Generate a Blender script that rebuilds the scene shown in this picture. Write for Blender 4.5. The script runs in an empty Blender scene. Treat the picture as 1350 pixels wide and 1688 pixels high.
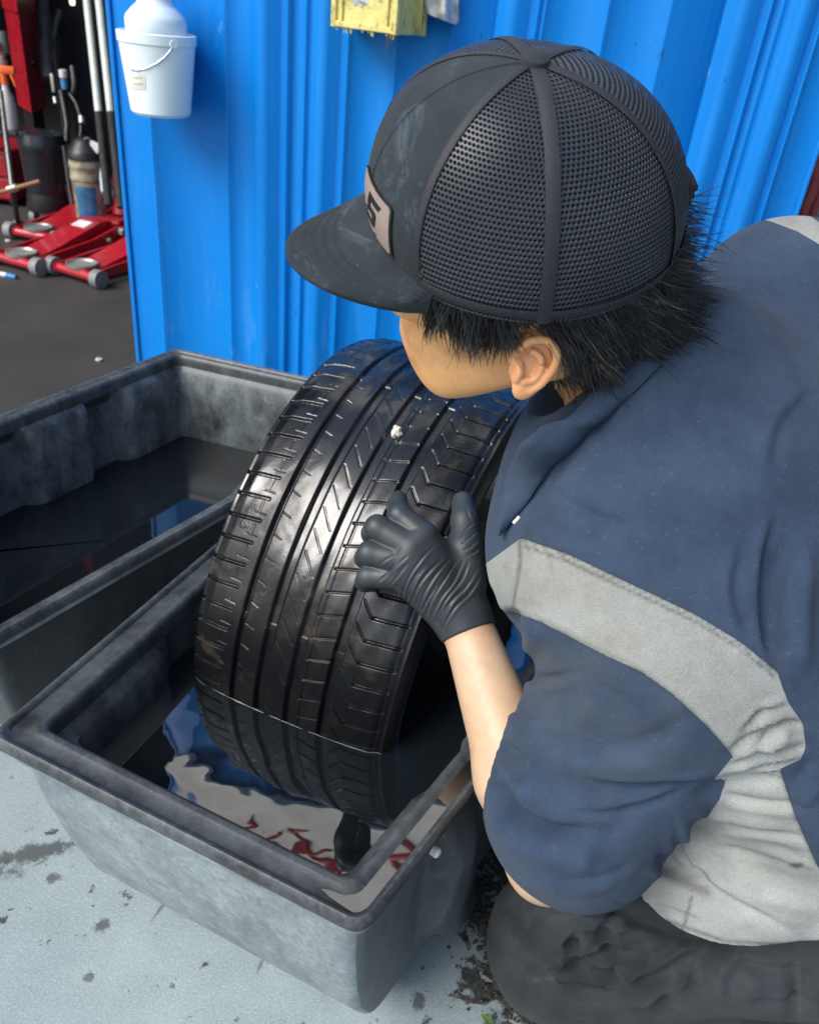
import bpy, bmesh, math, random
import numpy as np
from mathutils import Vector, Matrix, noise as mnoise

# ------------------------------------------------------------------ camera, light, exposure
SC = bpy.context.scene
COL = SC.collection
FPX, IW, IH, CAM_H = 1350.0, 1350.0, 1688.0, 1.10
VPX, VPY = 435.0, 3000.0                       # where the verticals of the place meet

def _frame():
    d = np.array([VPX - IW / 2, -(VPY - IH / 2), FPX]); up = -d / np.linalg.norm(d)
    fw = np.array([0, 0, 1.0]); fw = fw - fw.dot(up) * up; fw /= np.linalg.norm(fw)
    rt = np.cross(up, fw)
    if rt[0] < 0: rt = -rt
    return np.array([rt, fw, up])
RW = _frame()                                  # rows: world axes seen from the camera
CAMO = np.array([0, 0, CAM_H])
def ray(px, py): return RW @ np.array([(px - IW / 2) / FPX, -(py - IH / 2) / FPX, 1.0])
def P(px, py, d): return CAMO + ray(px, py) * d
def G(px, py, z=0.0):
    r = ray(px, py); return CAMO + r * ((z - CAM_H) / r[2])
def to_px(V):
    v = (np.asarray(V) - CAMO) @ RW
    return np.stack([IW / 2 + FPX * v[..., 0] / v[..., 2], IH / 2 - FPX * v[..., 1] / v[..., 2]], -1)

cd = bpy.data.cameras.new('camera'); cam = bpy.data.objects.new('camera', cd); COL.objects.link(cam)
r_, u_, b_ = RW @ np.array([1, 0, 0]), RW @ np.array([0, 1, 0]), -(RW @ np.array([0, 0, 1]))
M4 = Matrix.Identity(4)
for i_ in range(3): M4[i_][0], M4[i_][1], M4[i_][2], M4[i_][3] = r_[i_], u_[i_], b_[i_], CAMO[i_]
cam.matrix_world = M4
cd.sensor_fit = 'HORIZONTAL'; cd.sensor_width = 36.0; cd.lens = 36.0 * FPX / IW
cd.clip_start = 0.02; cd.clip_end = 400
cd.dof.use_dof = True; cd.dof.focus_distance = 0.70; cd.dof.aperture_fstop = 13
SC.camera = cam

wd = bpy.data.worlds.new('World'); SC.world = wd; wd.use_nodes = True
wn = wd.node_tree.nodes; wn.clear()
sky = wn.new('ShaderNodeTexSky'); sky.sky_type = 'NISHITA'; sky.sun_disc = False
SUN_EL, SUN_AZ = math.radians(44), math.radians(234)      # azimuth clockwise from +Y: behind the camera, to the left
sky.sun_elevation = SUN_EL; sky.sun_rotation = SUN_AZ; sky.air_density = 1.0; sky.dust_density = 2.5; sky.ozone_density = 1.0
bg = wn.new('ShaderNodeBackground'); bg.inputs[1].default_value = 0.13
wo = wn.new('ShaderNodeOutputWorld')
wd.node_tree.links.new(sky.outputs[0], bg.inputs[0]); wd.node_tree.links.new(bg.outputs[0], wo.inputs[0])
sl = bpy.data.lights.new('sun', 'SUN'); sl.energy = 2.3; sl.angle = math.radians(38); sl.color = (1.0, 0.98, 0.94)
so = bpy.data.objects.new('sun', sl); COL.objects.link(so)
sdir = Vector((math.sin(SUN_AZ) * math.cos(SUN_EL), math.cos(SUN_AZ) * math.cos(SUN_EL), math.sin(SUN_EL)))
so.rotation_euler = sdir.to_track_quat('Z', 'Y').to_euler()
so.location = (-4, -6, 9)
SC.view_settings.view_transform = 'Standard'; SC.view_settings.look = 'None'
SC.view_settings.exposure = 0.72; SC.view_settings.gamma = 1.0; SC.view_settings.use_curve_mapping = False
try:
    SC.cycles.use_denoising = True; SC.cycles.max_bounces = 8; SC.cycles.transparent_max_bounces = 12
    SC.cycles.sample_clamp_indirect = 6.0
except Exception: pass

# ------------------------------------------------------------------ helpers
RNG = np.random.default_rng(7); random.seed(7)
def tag(o, label=None, cat=None, group=None, kind=None):
    if label: o['label'] = label
    if cat: o['category'] = cat
    if group: o['group'] = group
    if kind: o['kind'] = kind
    return o
def empty(name, loc, label, cat, group=None):
    o = bpy.data.objects.new(name, None); COL.objects.link(o); o.location = Vector(loc); o.empty_display_size = 0.05
    return tag(o, label, cat, group)
def link_mesh(name, me, mats, parent=None, smooth=True):
    o = bpy.data.objects.new(name, me); COL.objects.link(o)
    for m in (mats if isinstance(mats, (list, tuple)) else [mats]): me.materials.append(m)
    if smooth: me.polygons.foreach_set('use_smooth', np.ones(len(me.polygons), bool))
    if parent is not None:
        o.parent = parent; o.matrix_parent_inverse = parent_mw(parent).inverted()
    return o
def parent_mw(o):
    m = Matrix.LocRotScale(o.location, o.rotation_euler, o.scale)
    return parent_mw(o.parent) @ o.matrix_parent_inverse @ m if o.parent else m
def np_mesh(name, V, F, mats, parent=None, smooth=True, midx=None, attrs=None, uv=None):
    V = np.asarray(V, np.float32); F = np.asarray(F, np.int32); k = F.shape[1]
    me = bpy.data.meshes.new(name); me.vertices.add(len(V)); me.vertices.foreach_set('co', V.ravel())
    me.loops.add(F.size); me.loops.foreach_set('vertex_index', F.ravel())
    me.polygons.add(len(F)); me.polygons.foreach_set('loop_start', np.arange(0, F.size, k, dtype=np.int32))
    me.update(calc_edges=True)
    if attrs:
        for an, av in attrs.items():
            a = me.attributes.new(an, 'FLOAT', 'POINT'); a.data.foreach_set('value', np.asarray(av, np.float32))
    if uv is not None:
        l = me.uv_layers.new(name='UVMap'); l.data.foreach_set('uv', np.asarray(uv, np.float32)[F.ravel()].ravel())
    o = link_mesh(name, me, mats, parent, smooth)
    if midx is not None: me.polygons.foreach_set('material_index', np.asarray(midx, np.int32))
    return o
def rot_to(d):
    return Vector(d).to_track_quat('Z', 'Y').to_matrix().to_4x4()
class MB:
    """collects simple solids into one bmesh"""
    def __init__(s): s.bm = bmesh.new()
    def box(s, c, size, rot=None, bev=0.0, mi=0):
        m = Matrix.Translation(Vector(c)) @ (rot.to_4x4() if rot is not None else Matrix.Identity(4)) @ Matrix.Diagonal(Vector((*size, 1)))
        r = bmesh.ops.create_cube(s.bm, size=1.0, matrix=m)
        fs = list({f for v in r['verts'] for f in v.link_faces})
        for f in fs: f.material_index = mi
        if bev > 0:
            es = list({e for v in r['verts'] for e in v.link_edges})
            rb = bmesh.ops.bevel(s.bm, geom=es, offset=bev, segments=2, affect='EDGES', profile=0.5)
            for f in rb['faces']: f.material_index = mi
        return s
    def cyl(s, a, b, r1, r2=None, n=20, mi=0, cap=True):
        a, b = Vector(a), Vector(b); d = b - a
        m = Matrix.Translation((a + b) / 2) @ rot_to(d)
        r = bmesh.ops.create_cone(s.bm, cap_ends=cap, segments=n, radius1=r1, radius2=r1 if r2 is None else r2, depth=d.length, matrix=m)
        for f in {f for v in r['verts'] for f in v.link_faces}: f.material_index = mi
        return s
    def tube(s, pts, r, n=8, mi=0):
        pts = [Vector(p) for p in pts]; rings = []
        t0 = None
        for i, p in enumerate(pts):
            t = (pts[min(i + 1, len(pts) - 1)] - pts[max(i - 1, 0)]).normalized()
            if t0 is None:
                x = t.orthogonal().normalized()
            else:
                x = (x - t * x.dot(t)).normalized()
            y = t.cross(x); t0 = t
            rr = r[i] if isinstance(r, (list, tuple, np.ndarray)) else r
            rings.append([s.bm.verts.new(p + (x * math.cos(2 * math.pi * k / n) + y * math.sin(2 * math.pi * k / n)) * rr) for k in range(n)])
        for A, B in zip(rings, rings[1:]):
            for k in range(n):
                f = s.bm.faces.new((A[k], A[(k + 1) % n], B[(k + 1) % n], B[k])); f.material_index = mi
        for e, rev in ((rings[0], True), (rings[-1], False)):
            f = s.bm.faces.new(e[::-1] if rev else e); f.material_index = mi
        return s
    def lathe(s, prof, c, axis=(0, 0, 1), n=32, mi=0):
        m = Matrix.Translation(Vector(c)) @ rot_to(axis); rings = []
        for r, z in prof:
            rings.append([s.bm.verts.new(m @ Vector((r * math.cos(2 * math.pi * k / n), r * math.sin(2 * math.pi * k / n), z))) for k in range(n)])
        for A, B in zip(rings, rings[1:]):
            for k in range(n):
                f = s.bm.faces.new((A[k], A[(k + 1) % n], B[(k + 1) % n], B[k])); f.material_index = mi
        for e, rev in ((rings[0], True), (rings[-1], False)):
            f = s.bm.faces.new(e[::-1] if rev else e); f.material_index = mi
        return s
    def prism(s, poly, h, m, mi=0):
        lo = [s.bm.verts.new(m @ Vector((x, y, 0))) for x, y in poly]; hi = [s.bm.verts.new(m @ Vector((x, y, h))) for x, y in poly]
        n = len(poly)
        for k in range(n):
            f = s.bm.faces.new((lo[k], lo[(k + 1) % n], hi[(k + 1) % n], hi[k])); f.material_index = mi
        for e in (lo[::-1], hi):
            f = s.bm.faces.new(e); f.material_index = mi
        return s
    def build(s, name, mats, parent=None, smooth=False):
        bmesh.ops.recalc_face_normals(s.bm, faces=s.bm.faces[:])
        me = bpy.data.meshes.new(name); s.bm.to_mesh(me); s.bm.free()
        o = link_mesh(name, me, mats, parent, False)
        if smooth:
            me.polygons.foreach_set('use_smooth', np.ones(len(me.polygons), bool))
            try: me.set_sharp_from_angle(angle=math.radians(38))
            except Exception: pass
        return o

# ------------------------------------------------------------------ materials
class NT:
    def __init__(s, name):
        s.m = bpy.data.materials.new(name); s.m.use_nodes = True; s.t = s.m.node_tree; s.n = s.t.nodes
        s.b = s.n['Principled BSDF']; s.co = s.n.new('ShaderNodeTexCoord').outputs['Object']
    def L(s, a, b): s.t.links.new(a, b)
    def node(s, ty, ins=None, **kw):
        n = s.n.new(ty)
        for k, v in kw.items(): setattr(n, k, v)
        for k, v in (ins or {}).items():
            if hasattr(v, 'is_linked'): s.L(v, n.inputs[k])
            else: n.inputs[k].default_value = v
        return n
    def mapping(s, scale=(1, 1, 1), rot=(0, 0, 0), co=None):
        return s.node('ShaderNodeMapping', {'Vector': co or s.co, 'Scale': scale, 'Rotation': rot}).outputs[0]
    def noise(s, scale, detail=4, rough=0.55, co=None, dist=0.0):
        return s.node('ShaderNodeTexNoise', {'Vector': co or s.co, 'Scale': scale, 'Detail': detail, 'Roughness': rough, 'Distortion': dist}).outputs['Fac']
    def voro(s, scale, co=None, feature='F1'):
        return s.node('ShaderNodeTexVoronoi', {'Vector': co or s.co, 'Scale': scale}, feature=feature).outputs['Distance']
    def ramp(s, fac, stops, interp='LINEAR'):
        n = s.n.new('ShaderNodeValToRGB'); n.color_ramp.interpolation = interp; e = n.color_ramp.elements
        while len(e) < len(stops): e.new(0.5)
        for el, (p, c) in zip(e, stops):
            el.position = p; el.color = (c, c, c, 1) if not isinstance(c, tuple) else (*c, 1)
        s.L(fac, n.inputs[0]); return n.outputs[0]
    def mix(s, fac, a, b, mode='MIX'):
        n = s.n.new('ShaderNodeMix'); n.data_type = 'RGBA'; n.blend_type = mode
        for sock, v in ((n.inputs[0], fac), (n.inputs[6], a), (n.inputs[7], b)):
            if hasattr(v, 'is_linked'): s.L(v, sock)
            elif isinstance(v, tuple): sock.default_value = (*v, 1)
            elif sock.type == 'RGBA': sock.default_value = (v, v, v, 1)
            else: sock.default_value = v
        return n.outputs[2]
    def math(s, op, a, b=0.0, c=None):
        n = s.n.new('ShaderNodeMath'); n.operation = op
        for sock, v in zip(n.inputs, (a, b, c)):
            if v is None: continue
            if hasattr(v, 'is_linked'): s.L(v, sock)
            else: sock.default_value = v
        return n.outputs[0]
    def attr(s, name): return s.node('ShaderNodeAttribute', attribute_name=name).outputs['Fac']
    def set(s, **kw):
        names = dict(color='Base Color', rough='Roughness', metal='Metallic', ior='IOR', spec='Specular IOR Level', coat='Coat Weight', coatr='Coat Roughness',
                     sheen='Sheen Weight', sheenr='Sheen Roughness', alpha='Alpha', sss='Subsurface Weight', sssr='Subsurface Radius', ssss='Subsurface Scale', normal='Normal')
        for k, v in kw.items():
            i = s.b.inputs[names[k]]
            if hasattr(v, 'is_linked'): s.L(v, i)
            elif isinstance(v, tuple) and len(v) == 3 and k == 'color': i.default_value = (*v, 1)
            else: i.default_value = v
        return s
    def bump(s, h, strength=0.3, dist=0.002, normal=None):
        n = s.node('ShaderNodeBump', {'Height': h, 'Strength': strength, 'Distance': dist})
        if normal is not None: s.L(normal, n.inputs['Normal'])
        s.L(n.outputs[0], s.b.inputs['Normal']); return n.outputs[0]
def simple(name, color, rough=0.5, var=0.25, scale=14.0, metal=0.0, bump=0.0, bscale=60.0, spec=0.5, coat=0.0):
    t = NT(name); n = t.noise(scale, 5, 0.6)
    lo = tuple(c * (1 - var) for c in color); hi = tuple(min(1, c * (1 + var)) for c in color)
    t.set(color=t.ramp(n, [(0.3, lo), (0.7, hi)]), rough=t.ramp(t.noise(scale * 2.3, 3), [(0.3, max(0.02, rough - 0.1)), (0.7, min(1, rough + 0.1))]), metal=metal, spec=spec, coat=coat)
    if bump: t.bump(t.noise(bscale, 4, 0.6), bump, 0.002)
    return t.m
# ------------------------------------------------------------------ ground
def concrete_mat():
    t = NT('concrete'); big = t.noise(2.2, 6, 0.62); mid = t.noise(14, 6, 0.65); fine = t.noise(330, 9, 0.8)
    c = t.ramp(big, [(0.3, (0.25, 0.305, 0.315)), (0.7, (0.325, 0.395, 0.405))])
    c = t.mix(t.ramp(mid, [(0.35, 0.35), (0.65, 0.0)]), c, (0.165, 0.215, 0.225))
    c = t.mix(t.ramp(fine, [(0.50, 0.0), (0.62, 0.7)]), c, (0.46, 0.55, 0.56))
    speck = t.ramp(t.math('ADD', t.voro(150), t.math('MULTIPLY', t.noise(6, 3), 0.25)), [(0.19, 0.75), (0.23, 0.0)])
    c = t.mix(speck, c, (0.12, 0.13, 0.13))
    # dark damp patches towards the kneeling worker, broken up into spatter
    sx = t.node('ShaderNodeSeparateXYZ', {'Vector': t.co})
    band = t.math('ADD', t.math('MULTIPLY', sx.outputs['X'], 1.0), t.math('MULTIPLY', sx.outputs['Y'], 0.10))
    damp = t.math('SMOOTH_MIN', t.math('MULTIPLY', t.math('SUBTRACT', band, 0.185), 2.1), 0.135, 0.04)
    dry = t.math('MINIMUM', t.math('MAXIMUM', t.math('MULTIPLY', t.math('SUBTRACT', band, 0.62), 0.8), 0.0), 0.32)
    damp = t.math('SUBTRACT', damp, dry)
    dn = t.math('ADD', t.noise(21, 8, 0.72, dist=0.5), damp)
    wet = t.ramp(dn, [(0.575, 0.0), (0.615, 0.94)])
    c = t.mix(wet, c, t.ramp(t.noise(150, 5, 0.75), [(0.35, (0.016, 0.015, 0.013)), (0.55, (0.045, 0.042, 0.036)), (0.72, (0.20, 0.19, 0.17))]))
    spots = t.ramp(t.math('ADD', t.noise(26, 5, 0.7, dist=0.3), t.math('MULTIPLY', t.noise(3, 2), 0.16)), [(0.70, 0.0), (0.735, 0.9)])
    c = t.mix(spots, c, (0.035, 0.037, 0.035))
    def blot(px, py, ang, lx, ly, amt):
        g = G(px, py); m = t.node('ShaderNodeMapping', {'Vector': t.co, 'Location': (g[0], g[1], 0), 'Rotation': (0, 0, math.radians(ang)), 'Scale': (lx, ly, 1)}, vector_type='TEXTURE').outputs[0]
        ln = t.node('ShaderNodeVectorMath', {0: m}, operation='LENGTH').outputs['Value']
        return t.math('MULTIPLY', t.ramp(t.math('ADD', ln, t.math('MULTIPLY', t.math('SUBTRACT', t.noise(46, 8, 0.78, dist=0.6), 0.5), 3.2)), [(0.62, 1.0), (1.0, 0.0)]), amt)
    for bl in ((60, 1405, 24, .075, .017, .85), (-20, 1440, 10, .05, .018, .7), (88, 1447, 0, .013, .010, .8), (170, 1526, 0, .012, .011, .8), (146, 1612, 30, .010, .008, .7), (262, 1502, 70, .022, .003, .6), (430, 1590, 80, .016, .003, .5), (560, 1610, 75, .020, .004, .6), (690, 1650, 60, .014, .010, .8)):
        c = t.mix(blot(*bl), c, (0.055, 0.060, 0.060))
    t.set(color=c, rough=t.mix(wet, 0.72, 0.42), spec=0.35)
    t.bump(t.math('ADD', t.math('MULTIPLY', fine, 0.6), mid), 0.45, 0.004)
    return t.m
def floor_mat():
    t = NT('oily_floor'); n = t.noise(3, 6, 0.6); f = t.noise(70, 5, 0.7)
    c = t.ramp(n, [(0.3, (0.036, 0.037, 0.038)), (0.7, (0.058, 0.058, 0.058))]); c = t.mix(t.ramp(f, [(0.4, 0.4), (0.7, 0)]), c, (0.03, 0.028, 0.026))
    t.set(color=c, rough=0.62); t.bump(f, 0.3, 0.003); return t.m
def sheet(name, xs, ys, z, m, sub=1):
    V = [(x, y, z) for y in ys for x in xs]; nx = len(xs)
    F = [(j * nx + i, j * nx + i + 1, (j + 1) * nx + i + 1, (j + 1) * nx + i) for j in range(len(ys) - 1) for i in range(nx - 1)]
    return np_mesh(name, V, F, m, smooth=False)
tag(sheet('ground', [-120, 120], [-120, 120], 0.0, concrete_mat()), kind='structure')

# ------------------------------------------------------------------ the blue sheet-metal wall
WO = np.array([-0.374 * 2.10, 2.10, 0.0]); WTH = math.radians(-12.0)
WDIR = np.array([math.cos(WTH), math.sin(WTH), 0.0]); WN = np.array([math.sin(WTH), -math.cos(WTH), 0.0])   # normal towards the camera
def wall_at(px, py, off=0.0):
    r = ray(px, py); t = (WN.dot(WO) + off - WN.dot(CAMO)) / WN.dot(r); p = CAMO + r * t
    return (p - WO).dot(WDIR), p[2]
def wpt(s, z, off=0.0): return WO + WDIR * s + WN * off + np.array([0, 0, z])
tag(sheet('workshop_floor', [-9, 7], [WO[1] - 0.42, 14], 0.004, floor_mat()), kind='structure')
def blue_mat():
    t = NT('blue_paint'); st = t.mapping((9, 9, 0.35)); n = t.noise(5, 6, 0.6, st); f = t.noise(40, 4, 0.6, t.mapping((3, 3, 0.12)))
    big = t.noise(1.6, 4, 0.6)
    c = t.ramp(big, [(0.3, (0.0, 0.150, 0.50)), (0.7, (0.0, 0.182, 0.58))])
    c = t.mix(t.ramp(n, [(0.50, 0.0), (0.80, 0.22)]), c, (0.035, 0.24, 0.62))
    z = t.node('ShaderNodeSeparateXYZ', {'Vector': t.co}).outputs['Z']
    low = t.math('MULTIPLY', t.ramp(z, [(0.0, 1.0), (0.85, 0.0)]), t.ramp(t.noise(22, 6, 0.7, t.mapping((1, 1, 0.25))), [(0.56, 0.0), (0.74, 0.38)]))
    c = t.mix(low, c, (0.15, 0.33, 0.60))
    chip = t.ramp(t.noise(75, 2, 0.5, t.mapping((1, 1, 0.5))), [(0.74, 0.0), (0.77, 0.8)])
    c = t.mix(chip, c, (0.02, 0.06, 0.16))
    scf = t.ramp(t.noise(34, 7, 0.75, t.mapping((1, 1, 0.3), (0, .25, 0))), [(0.64, 0.0), (0.70, 0.32)]); c = t.mix(scf, c, (0.16, 0.34, 0.62))
    rst = t.ramp(t.noise(120, 4, 0.7, t.mapping((1, 1, 0.35))), [(0.745, 0.0), (0.775, 0.6)]); c = t.mix(rst, c, (0.09, 0.05, 0.03))
    t.set(color=c, rough=t.ramp(n, [(0.3, 0.40), (0.7, 0.56)]), spec=0.22)
    t.bump(t.math('ADD', t.math('MULTIPLY', f, 0.8), n), 0.22, 0.0025); return t.m
M_BLUE = blue_mat()
wall = empty('metal_wall', WO, 'bright blue ribbed sheet-metal wall with upright seams behind the tyre tubs', 'wall')
S_END = wall_at(1306, 358)[0]; WALL_H = 3.3
def wall_profile():
    px = lambda x: wall_at(x, 40)[0]
    Pp = [(0.0, 0.0)]
    def major(a, b, c):           # left foot, plateau start, plateau end, right foot
        s = (c - b) * 0 + 0.012
        Pp.extend([(a - s * .5, 0), (a, 0.020), (b, 0.020), (b + (c - b) * .55, 0.0)])
    def minor(x, w=0.010, h=0.005):
        w *= .8; h *= 1.5; Pp.extend([(px(x) - w, 0), (px(x) - w * 0.3, h), (px(x) + w * 0.3, h), (px(x) + w, 0)])
    minor(240); minor(372, 0.008, 0.003)
    major(px(426), px(448), px(470)); minor(477, .006, .007); minor(506, .005, .004)
    major(px(528), px(548), px(570)); minor(577, .005, .005); minor(657, .006, .003); minor(747, .007, .004)
    minor(815, .006, -.004); major(px(830), px(856), px(876)); minor(884, .006, .006); minor(895, .005, .004); minor(998, .008, .005); minor(1100, .008, .003)
    minor(1186, .006, -.005); major(px(1206), px(1231), px(1255)); minor(1262, .006, .007); minor(1282, .005, .002)
    major(px(1306), px(1328), px(1345)); minor(1352, .005, .006)
    Pp.append((S_END, 0.0))
    return sorted(Pp)
prof = wall_profile(); zs = [0.012, 0.4, 0.8, 1.2, 1.8, WALL_H]
V = [wpt(s, z, d) for s, d in prof for z in zs]; nz = len(zs)
F = [(i * nz + j, (i + 1) * nz + j, (i + 1) * nz + j + 1, i * nz + j + 1) for i in range(len(prof) - 1) for j in range(nz - 1)]
np_mesh('sheet', V, F, M_BLUE, wall, smooth=False)
mb = MB(); Rw = Matrix.Rotation(WTH, 3, 'Z')
mb.box(wpt(S_END / 2, WALL_H / 2, -0.05), (S_END - 0.03, 0.04, WALL_H - 0.02), Rw)
mb.build('backing_frame', simple('dark_steel', (0.03, 0.03, 0.032), 0.6), wall)
mb = MB(); mb.box(wpt(-0.004, WALL_H / 2 + 0.006, -0.018), (0.012, 0.05, WALL_H - 0.02), Rw, 0.003); mb.build('edge_trim', M_BLUE, wall)
mb = MB(); mb.box(wpt(S_END + 0.0045, WALL_H / 2 + 0.006, -0.018), (0.009, 0.05, WALL_H - 0.02), Rw, 0.003); mb.build('edge_trim', M_BLUE, wall)

# white sign board with red brush lettering high on the wall (out of frame, seen mirrored in the water)
sgn = empty('sign_board', wpt(0.8, 2.22, 0.03), 'white board with red markings high on the blue wall, mirrored in the tub water', 'sign')
M_WHITE = simple('white_paint', (0.80, 0.79, 0.74), 0.5, 0.16, 5); M_REDP = simple('red_sign_paint', (0.45, 0.015, 0.03), 0.5, 0.2)
mb = MB(); mb.prism([(.02, 2.06), (1.61, 2.06), (1.61, 3.2), (.30, 3.2)], 0.02, Matrix.Translation(Vector(wpt(0, 0, 0.036))) @ Matrix(((WDIR[0], 0, WN[0], 0), (WDIR[1], 0, WN[1], 0), (0, 1, 0, 0), (0, 0, 0, 1)))); mb.build('board', M_WHITE, sgn)
mb = MB(); rr = random.Random(3)
for k in range(9):
    s0, z0 = 0.32 + 0.12 * k + rr.uniform(-.02, .02), 2.24 + rr.uniform(-.05, .12)
    pts = [wpt(s0 + 0.05 * math.sin(a * 2.1 + k), z0 + 0.05 * a, 0.0555) for a in np.linspace(0, 4, 7)]
    mb.tube(pts, 0.016, 6)
mb.build('red_marking', M_REDP, sgn, True)['kind'] = 'stuff'

# the dark workshop behind the wall
shop = empty('workshop_building', (0, 6, 0), 'dark workshop interior seen past the left edge of the blue wall', 'building')
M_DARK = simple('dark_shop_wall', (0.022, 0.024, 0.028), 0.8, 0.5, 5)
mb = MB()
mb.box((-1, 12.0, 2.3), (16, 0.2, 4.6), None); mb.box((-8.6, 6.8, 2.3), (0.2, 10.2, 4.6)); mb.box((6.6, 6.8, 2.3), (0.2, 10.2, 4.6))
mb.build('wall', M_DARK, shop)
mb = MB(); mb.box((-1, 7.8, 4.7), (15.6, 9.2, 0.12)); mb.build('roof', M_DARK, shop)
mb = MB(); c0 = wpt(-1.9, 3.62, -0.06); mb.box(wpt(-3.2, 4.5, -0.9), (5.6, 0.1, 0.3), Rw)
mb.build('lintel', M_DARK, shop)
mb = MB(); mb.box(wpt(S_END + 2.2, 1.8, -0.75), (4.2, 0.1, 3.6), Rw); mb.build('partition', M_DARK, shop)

# ------------------------------------------------------------------ tubs
def poly_mat(name, dust, pale=1.0, tone=1.0, soft=0.0):
    t = NT(name); n = t.noise(13, 9, 0.72, t.mapping((1, 1, 0.7))); s = t.noise(26, 6, 0.7, t.mapping((1, 1, 0.22))); f = t.noise(130, 4, 0.7)
    c = t.ramp(s, [(0.3, (0.014 * tone, 0.016 * tone, 0.019 * tone)), (0.7, (0.030 * tone, 0.034 * tone, 0.040 * tone))])
    d = t.math('MULTIPLY', t.ramp(t.math('ADD', t.math('MULTIPLY', n, 0.7), t.math('MULTIPLY', s, 0.3)), [(0.40 - .12 * max(0, dust - .5) - soft, 0.0), (0.62 - .1 * max(0, dust - .5) + soft, 1.0)]), dust)
    c = t.mix(d, c, t.ramp(f, [(0.3, (0.155 * pale, 0.19 * pale, 0.20 * pale)), (0.7, (0.265 * pale, 0.315 * pale, 0.325 * pale))]))
    e = t.node('ShaderNodeNewGeometry').outputs['Pointiness']
    c = t.mix(t.math('MULTIPLY', t.ramp(e, [(0.53, 0.0), (0.62, min(0.7, 0.15 + dust * .6))]), t.ramp(f, [(0.4, 0.2), (0.6, 1.0)])), c, (0.33, 0.36, 0.37))
    scr = t.ramp(t.noise(60, 3, 0.5, t.mapping((5, 5, 0.5), (0.4, 0.2, 0.7))), [(0.68, 0.0), (0.72, 0.1 + 0.25 * dust)])
    c = t.mix(scr, c, (0.34, 0.36, 0.37))
    c = t.mix(t.ramp(t.noise(48, 6, 0.75), [(0.56, 0.0), (0.68, 0.35 * dust)]), c, (0.07, 0.078, 0.08))
    c = t.mix(t.ramp(t.noise(21, 5, 0.7, t.mapping((1, 1, 1.6), (0.2, 0, 0.5))), [(0.56, 0.0), (0.70, 0.4 * dust)]), c, (0.30 * pale, 0.31 * pale, 0.285 * pale))
    t.set(color=c, rough=t.mix(d, 0.36, 0.66), spec=0.4)
    t.bump(t.math('ADD', t.math('MULTIPLY', f, 0.3), s), 0.18, 0.003); return t.m
M_TUB_IN = poly_mat('tub_plastic', 0.42, 0.72); M_TUB_OUT = poly_mat('tub_plastic_scuffed', 1.0, 1.32, 4.0, 0.045); M_TUB_LIP = poly_mat('tub_lip_worn', 1.0, 1.25, 2.5); M_TUB_SIDE = poly_mat('tub_plastic_shaded', 0.6, 0.62, 2.4, 0.06); M_TUB_BACK = poly_mat('tub_plastic_chalky', 0.62)  # M_TUB_SIDE: same plastic, shade of the right wall put into its colour
M_TUB_WET = poly_mat('tub_plastic_wet', 0.24, 0.9); M_TUB_RIM = poly_mat('tub_plastic_rim', 0.30)
def water_mat(name, ior, rip):
    t = NT(name); n = t.noise(4.2, 2, 0.45, dist=0.9); m = t.noise(12, 2, 0.5)
    t.set(color=(0.006, 0.008, 0.010), rough=0.015, ior=ior, spec=0.5)
    t.bump(t.math('ADD', n, t.math('MULTIPLY', m, 0.25)), rip, 0.010); return t.m
def line_int(p, d, q, e):
    A = np.array([[d[0], -e[0]], [d[1], -e[1]]]); s = np.linalg.solve(A, np.array(q) - np.array(p)); return np.array(p) + s[0] * np.array(d)
def outline(C, ins, rad, ribs=None, amp=0.0, ns=48, na=8):
    """rounded quad, every side moved inwards by its own inset; ribs[i](metres along side) pushes the side in or out"""
    n = len(C); C = [np.array(c, float) for c in C]; D = [(C[(i + 1) % n] - C[i]) for i in range(n)]; Ln = [np.linalg.norm(d) for d in D]; D = [d / l for d, l in zip(D, Ln)]
    cen = sum(C) / n; Nn = []
    for i in range(n):
        m = np.array([-D[i][1], D[i][0]])
        if m.dot(cen - C[i]) < 0: m = -m
        Nn.append(m)
    Q = [line_int(C[i - 1] + Nn[i - 1] * ins[i - 1], D[i - 1], C[i] + Nn[i] * ins[i], D[i]) for i in range(n)]
    out = []
    for i in range(n):
        a, b = Q[i], Q[(i + 1) % n]; d = b - a; l = np.linalg.norm(d); d = d / l
        for u in np.linspace(rad, l - rad, ns):
            p = a + d * u; out.append(p + Nn[i] * (ribs[i](u) * amp if ribs and ribs[i] else 0.0))
        e = Q[(i + 2) % n] - b; e /= np.linalg.norm(e)
        p0, p1 = b - d * rad, b + e * rad
        for k in range(1, na + 1):
            t = k / (na + 1); out.append((1 - t) ** 2 * p0 + 2 * t * (1 - t) * (b * 0.85 + 0.15 * (p0 + p1) / 2) + t * t * p1)
    return np.array(out)
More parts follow.
